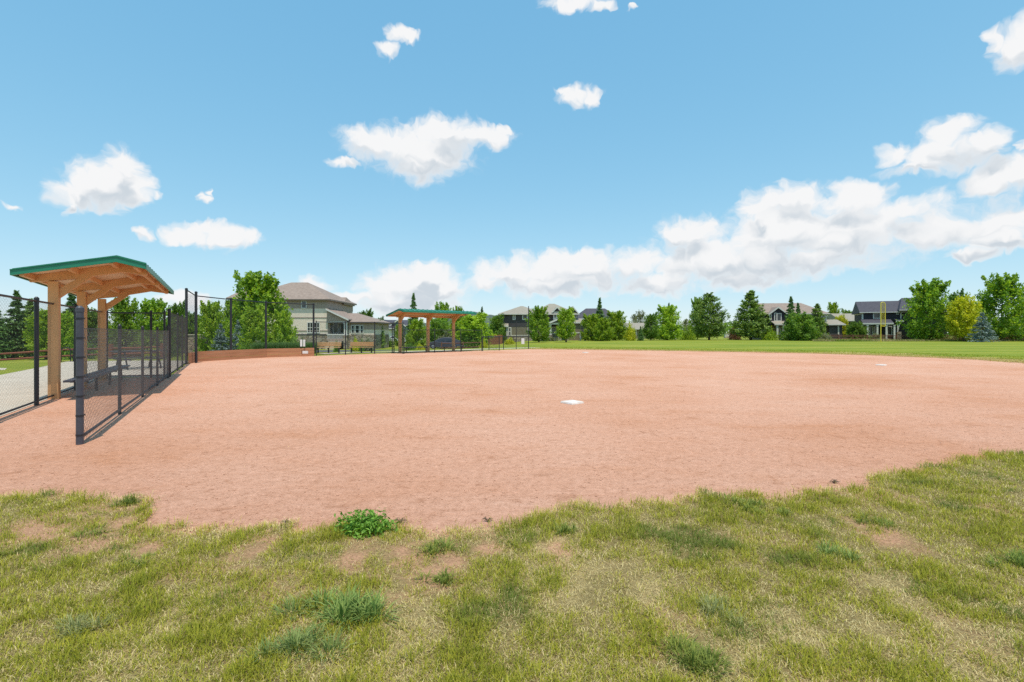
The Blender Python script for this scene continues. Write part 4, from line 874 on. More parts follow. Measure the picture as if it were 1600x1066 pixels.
def conifer(H, R, seed, nw=20, nb=9, per=34, droop=0.18, jit=0.3, power=0.85, low=0.04, up=False, bulge=0.0):
    g_ = np.random.default_rng(seed); rd = random.Random(seed); tb = MB(); tr = H * 0.016 + 0.03
    tb.path([(0, 0, -0.15), (0, 0, H * 0.5), (0, 0, H * 0.97)], [tr * 1.3, tr * 0.7, 0.015], n=8)
    pts = []; axs = []
    for w in range(nw):
        f = (w + rd.uniform(0.2, 0.8)) / nw; z = H * (low + (1 - low) * f); L0 = R * max(0.07, (1 - f) ** power) * (1 - bulge * max(0, 0.25 - f) * 2)
        for b in range(max(6, int(nb * (1 - 0.3 * f)))):
            az = b * 6.283 / nb + w * 1.7 + rd.uniform(-0.4, 0.4); L = L0 * rd.uniform(1 - jit, 1 + jit * 0.6)
            dx, dy = math.cos(az), math.sin(az); zr = z + rd.uniform(-0.7, 0.7) * H / nw
            n = max(10, int(per * (0.3 + 0.7 * L / R)))
            t = 0.12 + 0.88 * g_.random(n) ** 0.6
            dz = (-droop * t * L + 0.10 * L * t ** 3) if not up else (0.42 * L * t ** 1.5 - 0.10 * L * t)
            wv = 0.20 * L * (1.1 - 0.7 * t) + 0.05
            side = g_.normal(size=n) * wv
            P = np.stack([dx * L * t - dy * side, dy * L * t + dx * side, zr + dz - np.abs(side) * 0.25 + g_.normal(size=n) * 0.05 * H / 8 + (g_.random(n) * 0.22 * L if up else 0)], 1)
            pts.append(P); a = np.stack([dx - dy * np.sign(side) * 0.5, dy + dx * np.sign(side) * 0.5, np.full(n, 0.8 if up else -0.05)], 1); axs.append(a)
    tp = np.stack([g_.normal(size=70) * 0.05 * R, g_.normal(size=70) * 0.05 * R, H * g_.uniform(0.86, 1.0, 70)], 1); pts.append(tp); axs.append(np.tile([0, 0, 1.0], (70, 1)))
    P = np.concatenate(pts); A = np.concatenate(axs); k = P[:, 2] > 0.05
    return P[k], A[k], tb
PROTO = {}
def proto(key, kind, H, R, P, tb, leaf, axis=None, aspect=0.6, name='tree', up=0.35, trunk=True):
    r = empty(name, (0, 0, -500))
    leaves_mesh('crown' if trunk else 'foliage', P, leaf, LEAF[kind], parent=r, axis=axis, aspect=aspect, seed=len(PROTO) + 5, up=up)
    if trunk: tb.build('trunk', M['bark'], r, smooth=True)
    PROTO[key] = (r, H, R)
for key, kind, H, R, seed, kw, lf in [
    ('maple', 'maple', 8.0, 3.5, 11, dict(nb=84, per=125, spiky=0.30, spread=0.060, base=0.06, cz=0.5, rz=0.47), 0.17),
    ('maple2', 'maple', 8.0, 3.5, 23, dict(nb=80, per=125, spiky=0.24, spread=0.064, base=0.06, cz=0.5, rz=0.47), 0.17),
    ('young', 'bright', 6.0, 2.1, 31, dict(nb=60, per=120, spread=0.075, base=0.14, spiky=0.1), 0.14),
    ('bushy', 'bright', 7.0, 3.2, 37, dict(nb=76, per=120, spiky=0.2, spread=0.068, base=0.03, cz=0.46, rz=0.5), 0.17),
    ('yellow', 'yellow', 7.0, 2.8, 41, dict(nb=66, per=115, spread=0.07, base=0.1), 0.17),
    ('dark', 'dark', 8.0, 3.4, 43, dict(nb=76, per=120, spiky=0.14, spread=0.070, base=0.05, cz=0.52, rz=0.46), 0.18),
    ('round', 'dark', 6.0, 3.7, 47, dict(nb=84, per=130, spread=0.08, base=0.02, cz=0.46, rz=0.5), 0.17),
    ('sparse', 'grey', 8.0, 2.4, 53, dict(nb=34, per=60, spiky=0.3, spread=0.05), 0.15)]:
    P, tb = broadleaf(kind, H, R, seed, **kw); proto(key, kind, H, R, P, tb, lf)
for key, kind, H, R, seed, kw, lf in [
    ('spruce', 'spruce', 9.0, 2.6, 61, dict(nw=26, nb=10, per=52, power=0.8), 0.24), ('blue', 'blue', 5.0, 2.2, 67, dict(nw=17, nb=10, per=50, droop=0.12, power=0.8), 0.15),
    ('pine', 'pine', 9.0, 3.7, 71, dict(nw=22, nb=11, per=58, jit=0.36, power=0.5, up=True, low=0.04, bulge=0.5), 0.23), ('pine2', 'pine', 9.0, 3.2, 73, dict(nw=23, nb=11, per=56, jit=0.32, power=0.68, up=True, low=0.02, bulge=0.2), 0.23),
    ('column', 'pine', 8.0, 1.8, 79, dict(nw=24, nb=9, per=42, jit=0.35, power=0.5, up=True, low=0.02), 0.18)]:
    P, ax, tb = conifer(H, R, seed, **kw); proto(key, kind, H, R, P, tb, lf, axis=ax, aspect=0.34, up=0.6)
def shrub_pts(H, R, seed, n=1500):
    g_ = np.random.default_rng(seed); d = g_.normal(size=(n, 3)); d /= np.linalg.norm(d, axis=1)[:, None]
    r = g_.random(n) ** 0.3 * (0.85 + 0.25 * np.sin(d[:, 0] * 5 + seed) * np.cos(d[:, 1] * 4) + 0.1 * g_.normal(size=n))
    P = d * r[:, None] * np.array([R, R, H]); P[:, 2] = np.abs(P[:, 2]); return P
for key, kind, H, R, seed in [('shrub', 'bright', 1.6, 1.3, 83), ('shrub_dark', 'dark', 1.5, 1.4, 89), ('shrub_grey', 'grey', 1.2, 1.2, 97), ('shrub_red', 'red', 1.7, 1.4, 101), ('shrub_yellow', 'yellow', 1.5, 1.2, 103), ('shrub_pine', 'pine', 1.2, 1.3, 107)]:
    proto(key, kind, H, R, shrub_pts(H, R, seed), None, 0.1, name='shrub', trunk=False)
used = set(); rt = random.Random(5)
def plant(key, px, top, hw, d, label, cat=None, group=None, z=None, rot=None):
    root, H0, R0 = PROTO[key]
    if key in used: root = copy_tree(root)
    used.add(key)
    x = GX(px, d); z0 = terrain(x, d) if z is None else z
    s = hw / F * d / R0 * {'maple': .86, 'maple2': .86, 'bushy': .86, 'dark': .84, 'round': .9, 'yellow': .95, 'young': .95}.get(key, 1.0); hz = (GZ(top, d) - z0) / H0
    root.location = (x, d, z0); root.scale = (s, s, hz); root.rotation_euler = (0, 0, rt.uniform(0, 6.28) if rot is None else rot)
    tag(root, label, cat or ('shrub' if key.startswith('shrub') else 'tree'), group or ('shrubs around the houses and fences' if key.startswith('shrub') else 'trees around the park'))
    return root
# left, behind the near dugout
plant('spruce', 26, 455, 26, 46, 'dark spruce with the tallest pointed top left of the near shelter')
plant('spruce', -8, 470, 24, 44, 'dark spruce cut by the left edge of the photo')
plant('pine2', 48, 468, 24, 50, 'dull olive pine behind the fence post left of the near shelter')
plant('young', 72, 480, 26, 43, 'bright green tree partly hidden by the first tan shelter post')
plant('spruce', 112, 456, 26, 48, 'dark spruce reaching up behind the thick grey fence post')
plant('young', 101, 486, 20, 41, 'bright green tree between the first shelter post and the thick grey fence post')
plant('dark', 140, 478, 30, 47, 'dark green tree behind the second and third shelter posts')
plant('maple2', 196, 464, 36, 52, 'leafy green tree under the right end of the near shelter roof')
plant('maple', 240, 466, 34, 50, 'leafy green tree behind the far end panel of the near dugout')
plant('dark', 277, 469, 20, 56, 'dark green tree just left of the tall backstop post')
plant('shrub_yellow', 160, 540, 10, 34, 'yellow green shrub seen through the near chain link')
plant('shrub_red', 208, 538, 16, 33, 'reddish shrub behind the picnic table'); plant('shrub_yellow', 240, 541, 14, 33, 'yellow green shrub beyond the end panel of the near dugout')
plant('shrub_grey', 180, 532, 16, 38, 'grey green shrub beside the reddish shrub'); plant('shrub_dark', 268, 528, 14, 40, 'dark shrub left of the tall backstop post'); plant('shrub_dark', 130, 524, 26, 40, 'dark spreading shrub behind the near dugout bench')
# behind the backstop
plant('bushy', 331, 470, 30, 45, 'green tree with bare low trunk just right of the tall backstop post')
plant('maple', 404, 424, 55, 52, 'largest leafy maple with upright shoots in front of the beige house')
plant('maple2', 366, 468, 30, 53, 'dense green tree left of the largest maple')
plant('bushy', 441, 484, 27, 51, 'low rounded green tree right under the largest maple')
plant('young', 398, 476, 24, 43, 'slim yellow green young tree in front of the largest maple')
plant('blue', 345, 506, 20, 42, 'silver blue spruce low behind the backstop')
plant('blue', 372, 500, 15, 46, 'second silver blue spruce beside the young yellow green tree')
plant('dark', 300, 484, 24, 60, 'dark tree filling the gap behind the tall backstop post')
plant('shrub_pine', 438, 524, 12, 50, 'dull olive shrub below the beige house at the left', z=terrain(GX(438, 50), 50)); plant('shrub_pine', 458, 523, 12, 50.5, 'dull olive shrub below the beige house in the middle'); plant('shrub_grey', 474, 526, 9, 51, 'grey green shrub against the stone base of the beige house')
plant('shrub_grey', 402, 532, 10, 40, 'grey green shrub at the foot of the young yellow green tree'); plant('shrub_dark', 380, 534, 12, 41, 'dark low shrub between silver spruce and young tree'); plant('shrub', 425, 531, 12, 41, 'bright low shrub behind the middle of the backstop')
plant('shrub_yellow', 556, 527, 8, 62, 'yellow green shrub below the triple window of the beige house'); plant('shrub_grey', 575, 528, 10, 62, 'grey green shrub at the right corner of the beige house'); plant('shrub_dark', 525.5, 532, 5.5, 46, 'dark rounded shrub peeping over the left wooden bench'); plant('shrub_dark', 565, 530, 5, 48, 'dark rounded shrub peeping over the right wooden bench')
# between house A and the far dugout
plant('dark', 572, 482, 20, 92, 'dark tree rising behind the right wing of the beige house'); plant('dark', 592, 494, 12, 96, 'smaller dark tree at the right end of the beige house roof')
plant('column', 594, 502, 9, 74, 'narrow olive conifer at the right corner of the beige house'); plant('bushy', 624, 507, 11, 85, 'small green tree between the beige house and the far dugout'); plant('shrub_dark', 606, 524, 9, 80, 'dark shrub left of the far dugout')
plant('spruce', 646, 459, 14, 88, 'pointed spruce rising above the left part of the far shelter roof'); plant('maple2', 690, 472, 23, 80, 'leafy tree rising above the middle of the far shelter roof'); plant('maple', 716, 478, 15, 90, 'leafy tree rising above the right part of the far shelter roof')
plant('bushy', 652, 498, 21, 66, 'bright green tree under the left part of the far shelter'); plant('dark', 686, 496, 24, 75, 'dark tree under the middle of the far shelter behind the grey car'); plant('shrub_dark', 640, 535, 9, 46, 'dark round shrub between the first two far shelter posts'); plant('shrub_yellow', 656, 537, 8, 47, 'yellow green shrub left of the parked grey car'); plant('shrub_grey', 700, 516, 18, 72, 'grey green shrub behind the parked grey car')
plant('young', 740, 488, 32, 72, 'broad yellow green tree right of the far shelter'); plant('spruce', 753, 480, 10, 92, 'narrow dark spruce behind the broad yellow green tree'); plant('dark', 776, 490, 18, 98, 'dark green tree left of the dark grey khaki house'); plant('dark', 718, 506, 16, 84, 'dark low tree behind the last far shelter post')
plant('shrub_dark', 735, 519, 18, 70, 'dark undergrowth shrub below the broad yellow green tree'); plant('shrub_yellow', 756, 531, 8, 64, 'pale yellow shrub near the end of the dark rail fence'); plant('shrub_yellow', 797, 527, 9, 84, 'yellow green shrub in front of the dark grey khaki house')
plant('shrub_grey', 855, 526, 20, 92, 'grey green hedge shrub below the green tree on the lawn edge')
# lawn row, centre
plant('maple', 842, 478, 24, 82, 'dense green tree in front of the dark grey khaki house'); plant('young', 884.5, 479, 17, 80, 'smaller green tree with clear trunk before the khaki house porch')
plant('spruce', 937, 466, 13, 104, 'spindly dark conifer top above the bright lawn trees'); plant('bushy', 925, 490, 24, 96, 'bright green bushy tree right of the pale gate posts'); plant('bushy', 962, 485, 24, 100, 'bright green bushy tree below the slate blue roof'); plant('bushy', 942, 496, 20, 92, 'middle one of the three bright bushy lawn trees')
plant('shrub_yellow', 985, 503, 9, 96, 'yellow green shrub left of the plain grey brown roof'); plant('sparse', 1000, 485, 13, 150, 'thin grey tree behind the plain grey brown roof'); plant('sparse', 992, 490, 9, 160, 'thinnest grey tree in the far background left of the plain roof'); plant('spruce', 1001, 510, 6, 95, 'tiny dark spruce before the plain grey brown roof')
plant('dark', 1017, 488, 16, 100, 'dark green tree just right of the plain grey brown roof'); plant('bushy', 1043, 476, 27, 102, 'bright green tree behind the wide low white cabinet'); plant('spruce', 1045, 474, 9, 108, 'dark conifer tip rising from the bright tree by the white cabinet'); plant('sparse', 1072, 498, 12, 140, 'grey distant tree left of the tall pine pair'); plant('shrub', 1075, 512, 14, 104, 'light green shrub left of the tall olive pine')
plant('maple', 1090, 464, 16, 116, 'bright tree hugging the left side of the tall olive pine'); plant('pine', 1108, 460, 32, 105, 'tall olive pine standing alone with its shadow on the lawn'); plant('pine2', 1173, 455, 31, 104, 'tall pointed pine left of the brown roofed house'); plant('shrub_red', 1148, 508, 11, 110, 'purple brown shrub between the two tall pines')
plant('shrub', 1203, 511, 13, 102, 'bright green shrub at the right foot of the tall pointed pine'); plant('spruce', 1236, 464, 15, 100, 'dark spruce in front of the brown roofed house'); plant('spruce', 1247, 474, 12, 104, 'shorter dark spruce twin beside the first before the brown roof'); plant('round', 1251, 486, 29, 96, 'round dense dark tree in front of the brown roofed house'); plant('column', 1277, 476, 15, 100, 'olive upright conifer right of the round dense tree'); plant('bushy', 1302, 472, 15, 128, 'green tree behind the small garage roof'); plant('yellow', 1313, 492, 13, 112, 'yellow green tree right of the small garage'); plant('shrub_grey', 1290, 521, 9, 96, 'grey green shrub at the foot of the olive conifer')
plant('dark', 1326, 482, 16, 150, 'dark far tree between the brown roof and the black house'); plant('round', 1338, 501, 17, 100, 'round dark bush at the left corner of the black house'); plant('shrub_grey', 1370, 521, 11, 98, 'pale shrub in front of the black house porch'); plant('shrub_pine', 1355, 522, 8, 98.5, 'olive shrub left of the black house porch')
plant('maple', 1452, 436, 40, 92, 'large green maple covering the right half of the black house'); plant('yellow', 1506, 461, 24, 87, 'golden yellow tree between two large maples'); plant('dark', 1497, 452, 22, 120, 'dark tree showing above the golden yellow tree'); plant('blue', 1535, 488, 20, 82, 'grey blue spruce below the golden yellow tree'); plant('maple2', 1566, 428, 44, 90, 'largest green maple at the right edge of the lawn'); plant('maple', 1622, 446, 30, 92, 'green maple cut by the right edge of the photo'); plant('dark', 1530, 470, 18, 104, 'dark tree filling the gap left of the rightmost big maple')
plant('shrub_red', 1590, 514, 22, 96, 'red brown shrub behind the rail fence at the far right'); plant('shrub_grey', 1500, 520, 12, 95, 'pale grey shrub under the golden yellow tree'); plant('shrub_pine', 1470, 520, 14, 96, 'olive shrub under the large maple by the black house'); plant('shrub_dark', 1548, 518, 14, 93, 'dark shrub right of the grey blue spruce')

# hedge of long green grass behind the backstop
def blades(name, X, Y, Z0, hgt, wid, cols, lean, mat, bend=0.5, seed=1, dirs=None):
    g_ = np.random.default_rng(seed); n = len(X)
    az = g_.uniform(0, 2 * np.pi, n) if dirs is None else dirs; ln = hgt
    dx, dy = np.cos(az), np.sin(az); tilt = lean
    sx, sy = -dy, dx
    w = wid
    B0 = np.stack([X, Y, Z0], 1); side = np.stack([sx, sy, np.zeros(n)], 1)
    hz = np.stack([dx * np.sin(tilt), dy * np.sin(tilt), np.cos(tilt)], 1)
    t2 = np.minimum(tilt + bend, 1.5); h2 = np.stack([dx * np.sin(t2), dy * np.sin(t2), np.cos(t2)], 1)
    Mid = B0 + hz * (ln * 0.55)[:, None]; Tip = Mid + h2 * (ln * 0.45)[:, None]
    ww = (w / 2)[:, None]
    v = np.stack([B0 - side * ww, B0 + side * ww, Mid + side * ww * 0.8, Mid - side * ww * 0.8, Tip], 1).reshape(-1, 3)
    i = np.arange(n)[:, None] * 5
    quad = i + np.array([[0, 1, 2, 3]]); tri = i + np.array([[3, 2, 4]])
    c = np.repeat(cols, 5, axis=0)
    return raw_mesh(name, v, [quad, tri], mat, cols=c)
def lerp(a, b, t): return np.asarray(a) * (1 - t)[:, None] + np.asarray(b) * t[:, None]
n = 9000; px = rng.uniform(396, 494, n); dd = rng.uniform(36.5, 40.5, n)
X = (px - 800) / 800 * dd; Zt = np.array([terrain(a, b) for a, b in zip(X, dd)])
o = blades('ornamental_grass', X, dd, Zt, (0.9 - Zt) * rng.uniform(0.75, 1.05, n), rng.uniform(0.02, 0.05, n), lerp((0.06, 0.13, 0.025), (0.13, 0.22, 0.06), rng.random(n)), rng.uniform(0.05, 0.35, n), M['blade'], 0.5)
tag(o, 'long green grass hedge behind the red brown backstop boards', 'grass', kind='stuff')
# rough tall grass before the right rail fence
n = 16000; px = rng.uniform(1270, 1660, n); dd = rng.uniform(87, 97, n); X = (px - 800) / 800 * dd
hh = rng.uniform(0.15, 0.55, n) * (0.35 + 1.1 * fbm(X * 0.5, dd * 0.5, 4)); dry = np.clip((fbm(X * 0.35, dd * 0.6, 8) - 0.42) * 4 + 0.3 * rng.random(n), 0, 1)
o = blades('tall_grass', X, dd, np.zeros(n), hh, rng.uniform(0.03, 0.08, n), lerp((0.16, 0.23, 0.03), (0.38, 0.31, 0.14), dry), rng.uniform(0.05, 0.6, n), M['blade'], 0.5)
tag(o, 'rough uncut grass along the rail fence on the right', 'grass', kind='stuff')
# mown blades and dry fringe where lawn meets clay
ap = np.array(fine_arc); n = 52000; k = rng.integers(0, len(ap), n); off = np.abs(rng.normal(0, 1, n)); off = np.where(rng.random(n) < 0.5, off * 1.8, rng.uniform(0, 8, n))
cen = np.array([3.5, 25.5]); rad = ap[k] - cen; rad /= np.linalg.norm(rad, axis=1)[:, None]
Pn = ap[k] + rad * (off - 0.12)[:, None] + rng.normal(0, 0.12, (n, 2))
fr = np.clip(1.4 - off / 2.6, 0, 1) * rng.uniform(0.55, 1, n); gcol = lerp((0.25, 0.32, 0.03), (0.42, 0.45, 0.05), fbm(Pn[:, 0] * 0.3, Pn[:, 1] * 0.8, 6)); gcol = gcol * (1 - fr)[:, None] + np.array([0.62, 0.44, 0.19]) * fr[:, None]
o = blades('lawn_edge_grass', Pn[:, 0], Pn[:, 1], np.full(n, 0.0), rng.uniform(0.02, 0.07, n), rng.uniform(0.015, 0.05, n), gcol, rng.uniform(0.1, 0.9, n), M['blade'], 0.5)
tag(o, 'mown grass with a dry brown fringe along the far edge of the clay', 'grass', kind='stuff')
# far belt of woods beyond the houses
n = 26000; px = rng.uniform(-350, 1950, n); dd = rng.uniform(190, 260, n); X = (px - 800) / 800 * dd
top = 2.5 + 7.0 * fbm(X * 0.045, dd * 0.02, 12); C = np.stack([X, dd, rng.random(n) ** 0.7 * top - 0.8], 1)
o = leaves_mesh('distant_woods', C, 0.75, LEAF['dark'], seed=77); tag(o, 'continuous low belt of trees far beyond the houses', 'woods', kind='stuff')

# ------------------------------------------------------------------ FOREGROUND TURF
fe = np.array(fine_edge)
def edge_y(x): return np.interp(x, *(lambda s: (fe[s, 0], fe[s, 1]))(np.argsort(fe[:, 0])))
BARE = [(120, 820, 75), (170, 838, 60), (35, 838, 70), (640, 880, 60), (690, 880, 50), (560, 868, 40), (255, 846, 40), (660, 850, 50), (390, 862, 40), (870, 866, 26), (1380, 842, 40), (760, 862, 30)]
STRAW = [(200, 1040, 80), (590, 1050, 70), (640, 1000, 60), (1450, 960, 90), (1500, 1010, 90), (1400, 1030, 70), (860, 880, 90), (1130, 1000, 60), (1250, 1000, 50), (290, 955, 40), (1010, 930, 50)]
def spots(X, Y, L):
    t = np.zeros_like(X)
    for px, py, r_px in L:
        x, y = ground(px, py); q = r_px / 800 * y; t = np.maximum(t, np.exp(-(((X - x) / q) ** 2 + ((Y - y) / (q * 2.0)) ** 2)))
    n_ = fbm(X * 6 + 3, Y * 6, 41); return np.clip(t * 1.7 * (n_ - 0.12) * 1.5 - 0.2, 0, 0.9)
def turf_z(X, Y): return 0.012 + 0.022 * (fbm(X * 2.2, Y * 2.2, 51) - 0.35) + 0.012 * fbm(X * 9, Y * 9, 52)
# the soil under the turf: an uneven surface, a centimetre proud of the clay
st = 0.035; xs = np.arange(-9.0, 9.5, st); ys = np.arange(0.6, 7.6, st); XX, YY = np.meshgrid(xs, ys); fx_, fy_ = XX.ravel(), YY.ravel()
fx_ = fx_ + rng.uniform(-0.3, 0.3, fx_.size) * st; fy_ = fy_ + rng.uniform(-0.3, 0.3, fy_.size) * st
ed_ = edge_y(fx_) - fy_ + 0.10 * (fbm(fx_ * 11, fy_ * 11, 55) - 0.5); zz = np.where(ed_ > 0, turf_z(fx_, fy_) * np.clip(0.25 + ed_ * 6, 0, 1) + 0.002, 0.001)
bs_, ss_ = spots(fx_, fy_, BARE), spots(fx_, fy_, STRAW); nb_ = np.clip((fbm(fx_ * 1.5 + 40, fy_ * 1.9, 23) - 0.58) * 6, 0, 1)
cl = np.clip(0.85 * bs_ + 0.35 * nb_ + np.exp(-(ed_ / 0.10) ** 2) * 0.9, 0, 1)
cc = lerp((0.20, 0.155, 0.055), (0.40, 0.305, 0.14), np.clip(0.7 * ss_ + 0.6 * fbm(fx_ * 6, fy_ * 6, 57), 0, 1)); cc = cc * (1 - cl)[:, None] + np.array([0.60, 0.325, 0.205]) * cl[:, None]
ii = np.arange(fx_.size).reshape(XX.shape); q4 = np.stack([ii[:-1, :-1].ravel(), ii[:-1, 1:].ravel(), ii[1:, 1:].ravel(), ii[1:, :-1].ravel()], 1)
q4 = q4[(ed_[q4] > -0.01).all(1)]
us, inv = np.unique(q4, return_inverse=True)
o = raw_mesh('worn_turf_soil', np.stack([fx_, fy_, zz], 1)[us], [inv.reshape(-1, 4)], M['thatch'], cols=cc[us], smooth=True); tag(o, 'worn uneven turf soil in front of the infield', kind='structure')
def turf(n, seed, hlo, hhi, name, label, dryb):
    g_ = np.random.default_rng(seed)
    Y = 1.7 + (7.2 - 1.7) * g_.random(n) ** 1.25; X = (g_.random(n) * 2 - 1) * (Y * 1.12 + 0.5)
    ey = edge_y(X) + 0.10 * (fbm(X * 11, Y * 11, 55) - 0.5); keep = Y < ey + g_.normal(0, 0.05, n)
    X, Y, ey = X[keep], Y[keep], ey[keep]
    green = 0.30 * fbm(X * 1.1, Y * 1.1, 21) + 0.70 * fbm(X * 4.6, Y * 4.0, 27); green = np.clip(0.5 + (green - 0.5) * 1.7, 0, 1); fine_ = fbm(X * 11, Y * 9, 22); fine_ = np.clip(0.5 + (fine_ - 0.5) * 2.0, 0, 1); bare = fbm(X * 1.5 + 40, Y * 1.9, 23)
    edge_f = np.exp(-((ey - Y) / 0.28) ** 2)
    bare_s, straw_s = spots(X, Y, BARE), spots(X, Y, STRAW)
    dens_ = 0.66 + 0.9 * fine_ * (0.55 + 0.9 * green) - 0.25 * np.clip((bare - 0.6) * 5, 0, 1) - 0.75 * bare_s + 0.22 * edge_f
    k = g_.random(len(X)) < np.clip(dens_, 0.24, 1)
    X, Y, green, fine_, bare, edge_f, bare_s, straw_s = [a[k] for a in (X, Y, green, fine_, bare, edge_f, bare_s, straw_s)]
    m = len(X)
    dry = np.clip(dryb + 1.5 * (0.5 - green) + 0.8 * (0.5 - fine_) + 0.5 * bare_s + 0.45 * straw_s - 0.1 * edge_f + g_.normal(0, 0.30, m), 0, 1)
    isdry = g_.random(m) < dry
    tone = g_.random(m)
    gc = lerp((0.18, 0.215, 0.018), (0.58, 0.54, 0.055), np.clip(tone * 0.7 + 0.5 * (0.62 - green) + 0.1, 0, 1)); dk = np.clip((fbm(X * 2.6 + 9, Y * 3.0, 31) - 0.60) * 8, 0, 1)[:, None]
    gc = gc * (1 - dk) + np.array([0.17, 0.225, 0.035]) * dk
    dc = lerp((0.50, 0.385, 0.14), (0.86, 0.735, 0.38), tone)
    cols = np.where(isdry[:, None], dc, gc)
    hgt = g_.uniform(hlo, hhi, m) * (0.62 + 0.65 * green * (0.6 + 0.8 * fine_)) * np.where(isdry, 0.8, 1.0) * (1 - 0.45 * bare_s) * (1 + 0.5 * edge_f * g_.random(m))
    lean = np.where(isdry, g_.uniform(0.6, 1.45, m), g_.uniform(0.15, 1.05, m))
    o = blades(name, X, Y, turf_z(X, Y) - 0.004, hgt, g_.uniform(0.0018, 0.0036, m) * (0.75 + 0.12 * Y), cols, lean, M['blade'], 0.45, seed)
    tag(o, label, 'grass', kind='stuff'); return m
turf(700000, 3, 0.022, 0.068, 'turf_grass', 'short green and straw coloured turf in the foreground', 0.46)

def clump(px, py, w_px, h, n, c0, c1, label, wid=0.006, seed=1, spread=1.0, kindname='grass_clump'):
    x, y = ground(px, py); R = w_px / 800 * y / 2; g_ = np.random.default_rng(seed)
    k = 5 + seed % 4; cx, cy = g_.normal(0, 0.36 * R, k), g_.normal(0, 0.42 * R, k); cr = g_.uniform(0.25, 0.6, k) * R; ch = g_.uniform(0.55, 1.1, k)
    n = int(n * 1.25); j = g_.integers(0, k, n); a = g_.uniform(0, 6.283, n); r = cr[j] * 0.75 * g_.random(n) ** 0.7
    bx, by = cx[j] + r * np.cos(a), cy[j] + r * np.sin(a)
    lean = np.clip((r / cr[j]) * 1.2 * spread + g_.normal(0.15, 0.35, n), 0.0, 1.4)
    o = blades(kindname, bx, by, np.zeros(n), h * ch[j] * g_.uniform(0.4, 1.15, n), wid * g_.uniform(0.5, 1.1, n), lerp(c0, c1, g_.random(n) ** 0.8), lean, M['blade'], 0.6, seed, dirs=a + g_.normal(0, 0.7, n))
    o.location = (x, y, float(turf_z(np.array([x]), np.array([y]))[0]) - 0.004); tag(o, label, 'grass clump', 'coarse grass clumps in the worn turf'); return o
G0, G1 = (0.11, 0.20, 0.035), (0.36, 0.46, 0.13); D0, D1 = (0.12, 0.18, 0.03), (0.34, 0.38, 0.08); S0, S1 = (0.21, 0.24, 0.075), (0.44, 0.45, 0.19)
clump(548, 966, 118, 0.15, 520, G0, G1, 'largest bright green coarse grass clump below the leafy weed', 0.009, 2)
clump(475, 1012, 130, 0.12, 650, (0.14, 0.22, 0.05), (0.34, 0.41, 0.14), 'soft pale green grass clump left below the largest clump', 0.006, 3)
clump(128, 988, 70, 0.09, 330, S0, S1, 'grey green fine grass clump near the left corner', 0.005, 4)
clump(683, 864, 66, 0.10, 330, D0, D1, 'dark green clump right below the leafy weed at the clay edge', 0.007, 5)
clump(684, 914, 50, 0.085, 260, D0, D1, 'dark green clump straight below another dark clump in mid turf', 0.006, 6)
clump(885, 836, 50, 0.085, 260, D0, D1, 'dark green clump at the clay edge below the nearest white base', 0.007, 7)
clump(1197, 800, 90, 0.10, 420, D0, D1, 'dark blue green clump on the clay edge right of centre', 0.008, 8)
clump(1305, 872, 56, 0.09, 280, D0, G1, 'mid green clump in the turf below the dead weed on the clay', 0.006, 9)
clump(1095, 1040, 130, 0.09, 700, D0, D1, 'broad dark green clump at the bottom of the turf right of centre', 0.006, 10)
clump(1120, 968, 90, 0.10, 420, S0, S1, 'grey green wispy clump above the broad dark clump', 0.005, 11)
clump(1215, 805, 46, 0.08, 200, D0, D1, 'small dark clump touching the blue green clump on its right', 0.006, 12)
clump(1590, 890, 60, 0.11, 320, G0, D1, 'dark green clump cut by the right edge of the photo', 0.007, 13)
clump(205, 893, 60, 0.07, 240, D0, D1, 'low dark clump in the left turf', 0.006, 14)
clump(140, 842, 56, 0.07, 220, D0, D1, 'low dark clump beside the bare clay patch at the left', 0.006, 15)
clump(1350, 818, 80, 0.08, 340, D0, D1, 'dark clump in the right turf below the clay corner', 0.006, 16)
clump(205, 790, 34, 0.12, 260, (0.12, 0.18, 0.03), (0.26, 0.30, 0.06), 'tall yellow green tuft on the clay edge at the left', 0.006, 17)
# leafy weed
wx, wy = ground(570, 836); r = empty('leafy_weed', (wx, wy, 0.010), label='bushy bright green leafy weed growing where the turf meets the clay', cat='weed')
g_ = np.random.default_rng(99); n = 1500; d_ = g_.normal(size=(n, 3)); d_ /= np.linalg.norm(d_, axis=1)[:, None]; rr = g_.random(n) ** 0.35 * (0.8 + 0.28 * np.sin(d_[:, 0] * 7 + 1) * np.cos(d_[:, 1] * 6) + 0.22 * g_.random(n))
Pw = d_ * rr[:, None] * np.array([0.225, 0.16, 0.175]); Pw[:, 2] = np.abs(Pw[:, 2]) * (0.75 + 0.5 * fbm(Pw[:, 0] * 12 + 5, Pw[:, 1] * 12, 2)) + 0.01
LEAF['weed'] = leaf_mat('weed_leaf', [(0.06, 0.15, 0.02), (0.13, 0.27, 0.035), (0.22, 0.40, 0.06), (0.30, 0.48, 0.09)], trans=0.3)
leaves_mesh('foliage', Pw, 0.017, LEAF['weed'], parent=r, aspect=0.42, up=0.5, seed=5)
mb = MB(); rw = random.Random(4)
for k in range(26):
    a = rw.uniform(0, 6.28); q = rw.uniform(0.05, 0.19); mb.path([(0, 0, 0), (q * .5 * math.cos(a), q * .4 * math.sin(a), 0.07), (q * math.cos(a), q * .75 * math.sin(a), rw.uniform(0.1, 0.2) * (1.15 - q * 2.4))], [0.003, 0.0025, 0.0012], n=4)
mb.build('stem', LEAF['weed'], r)
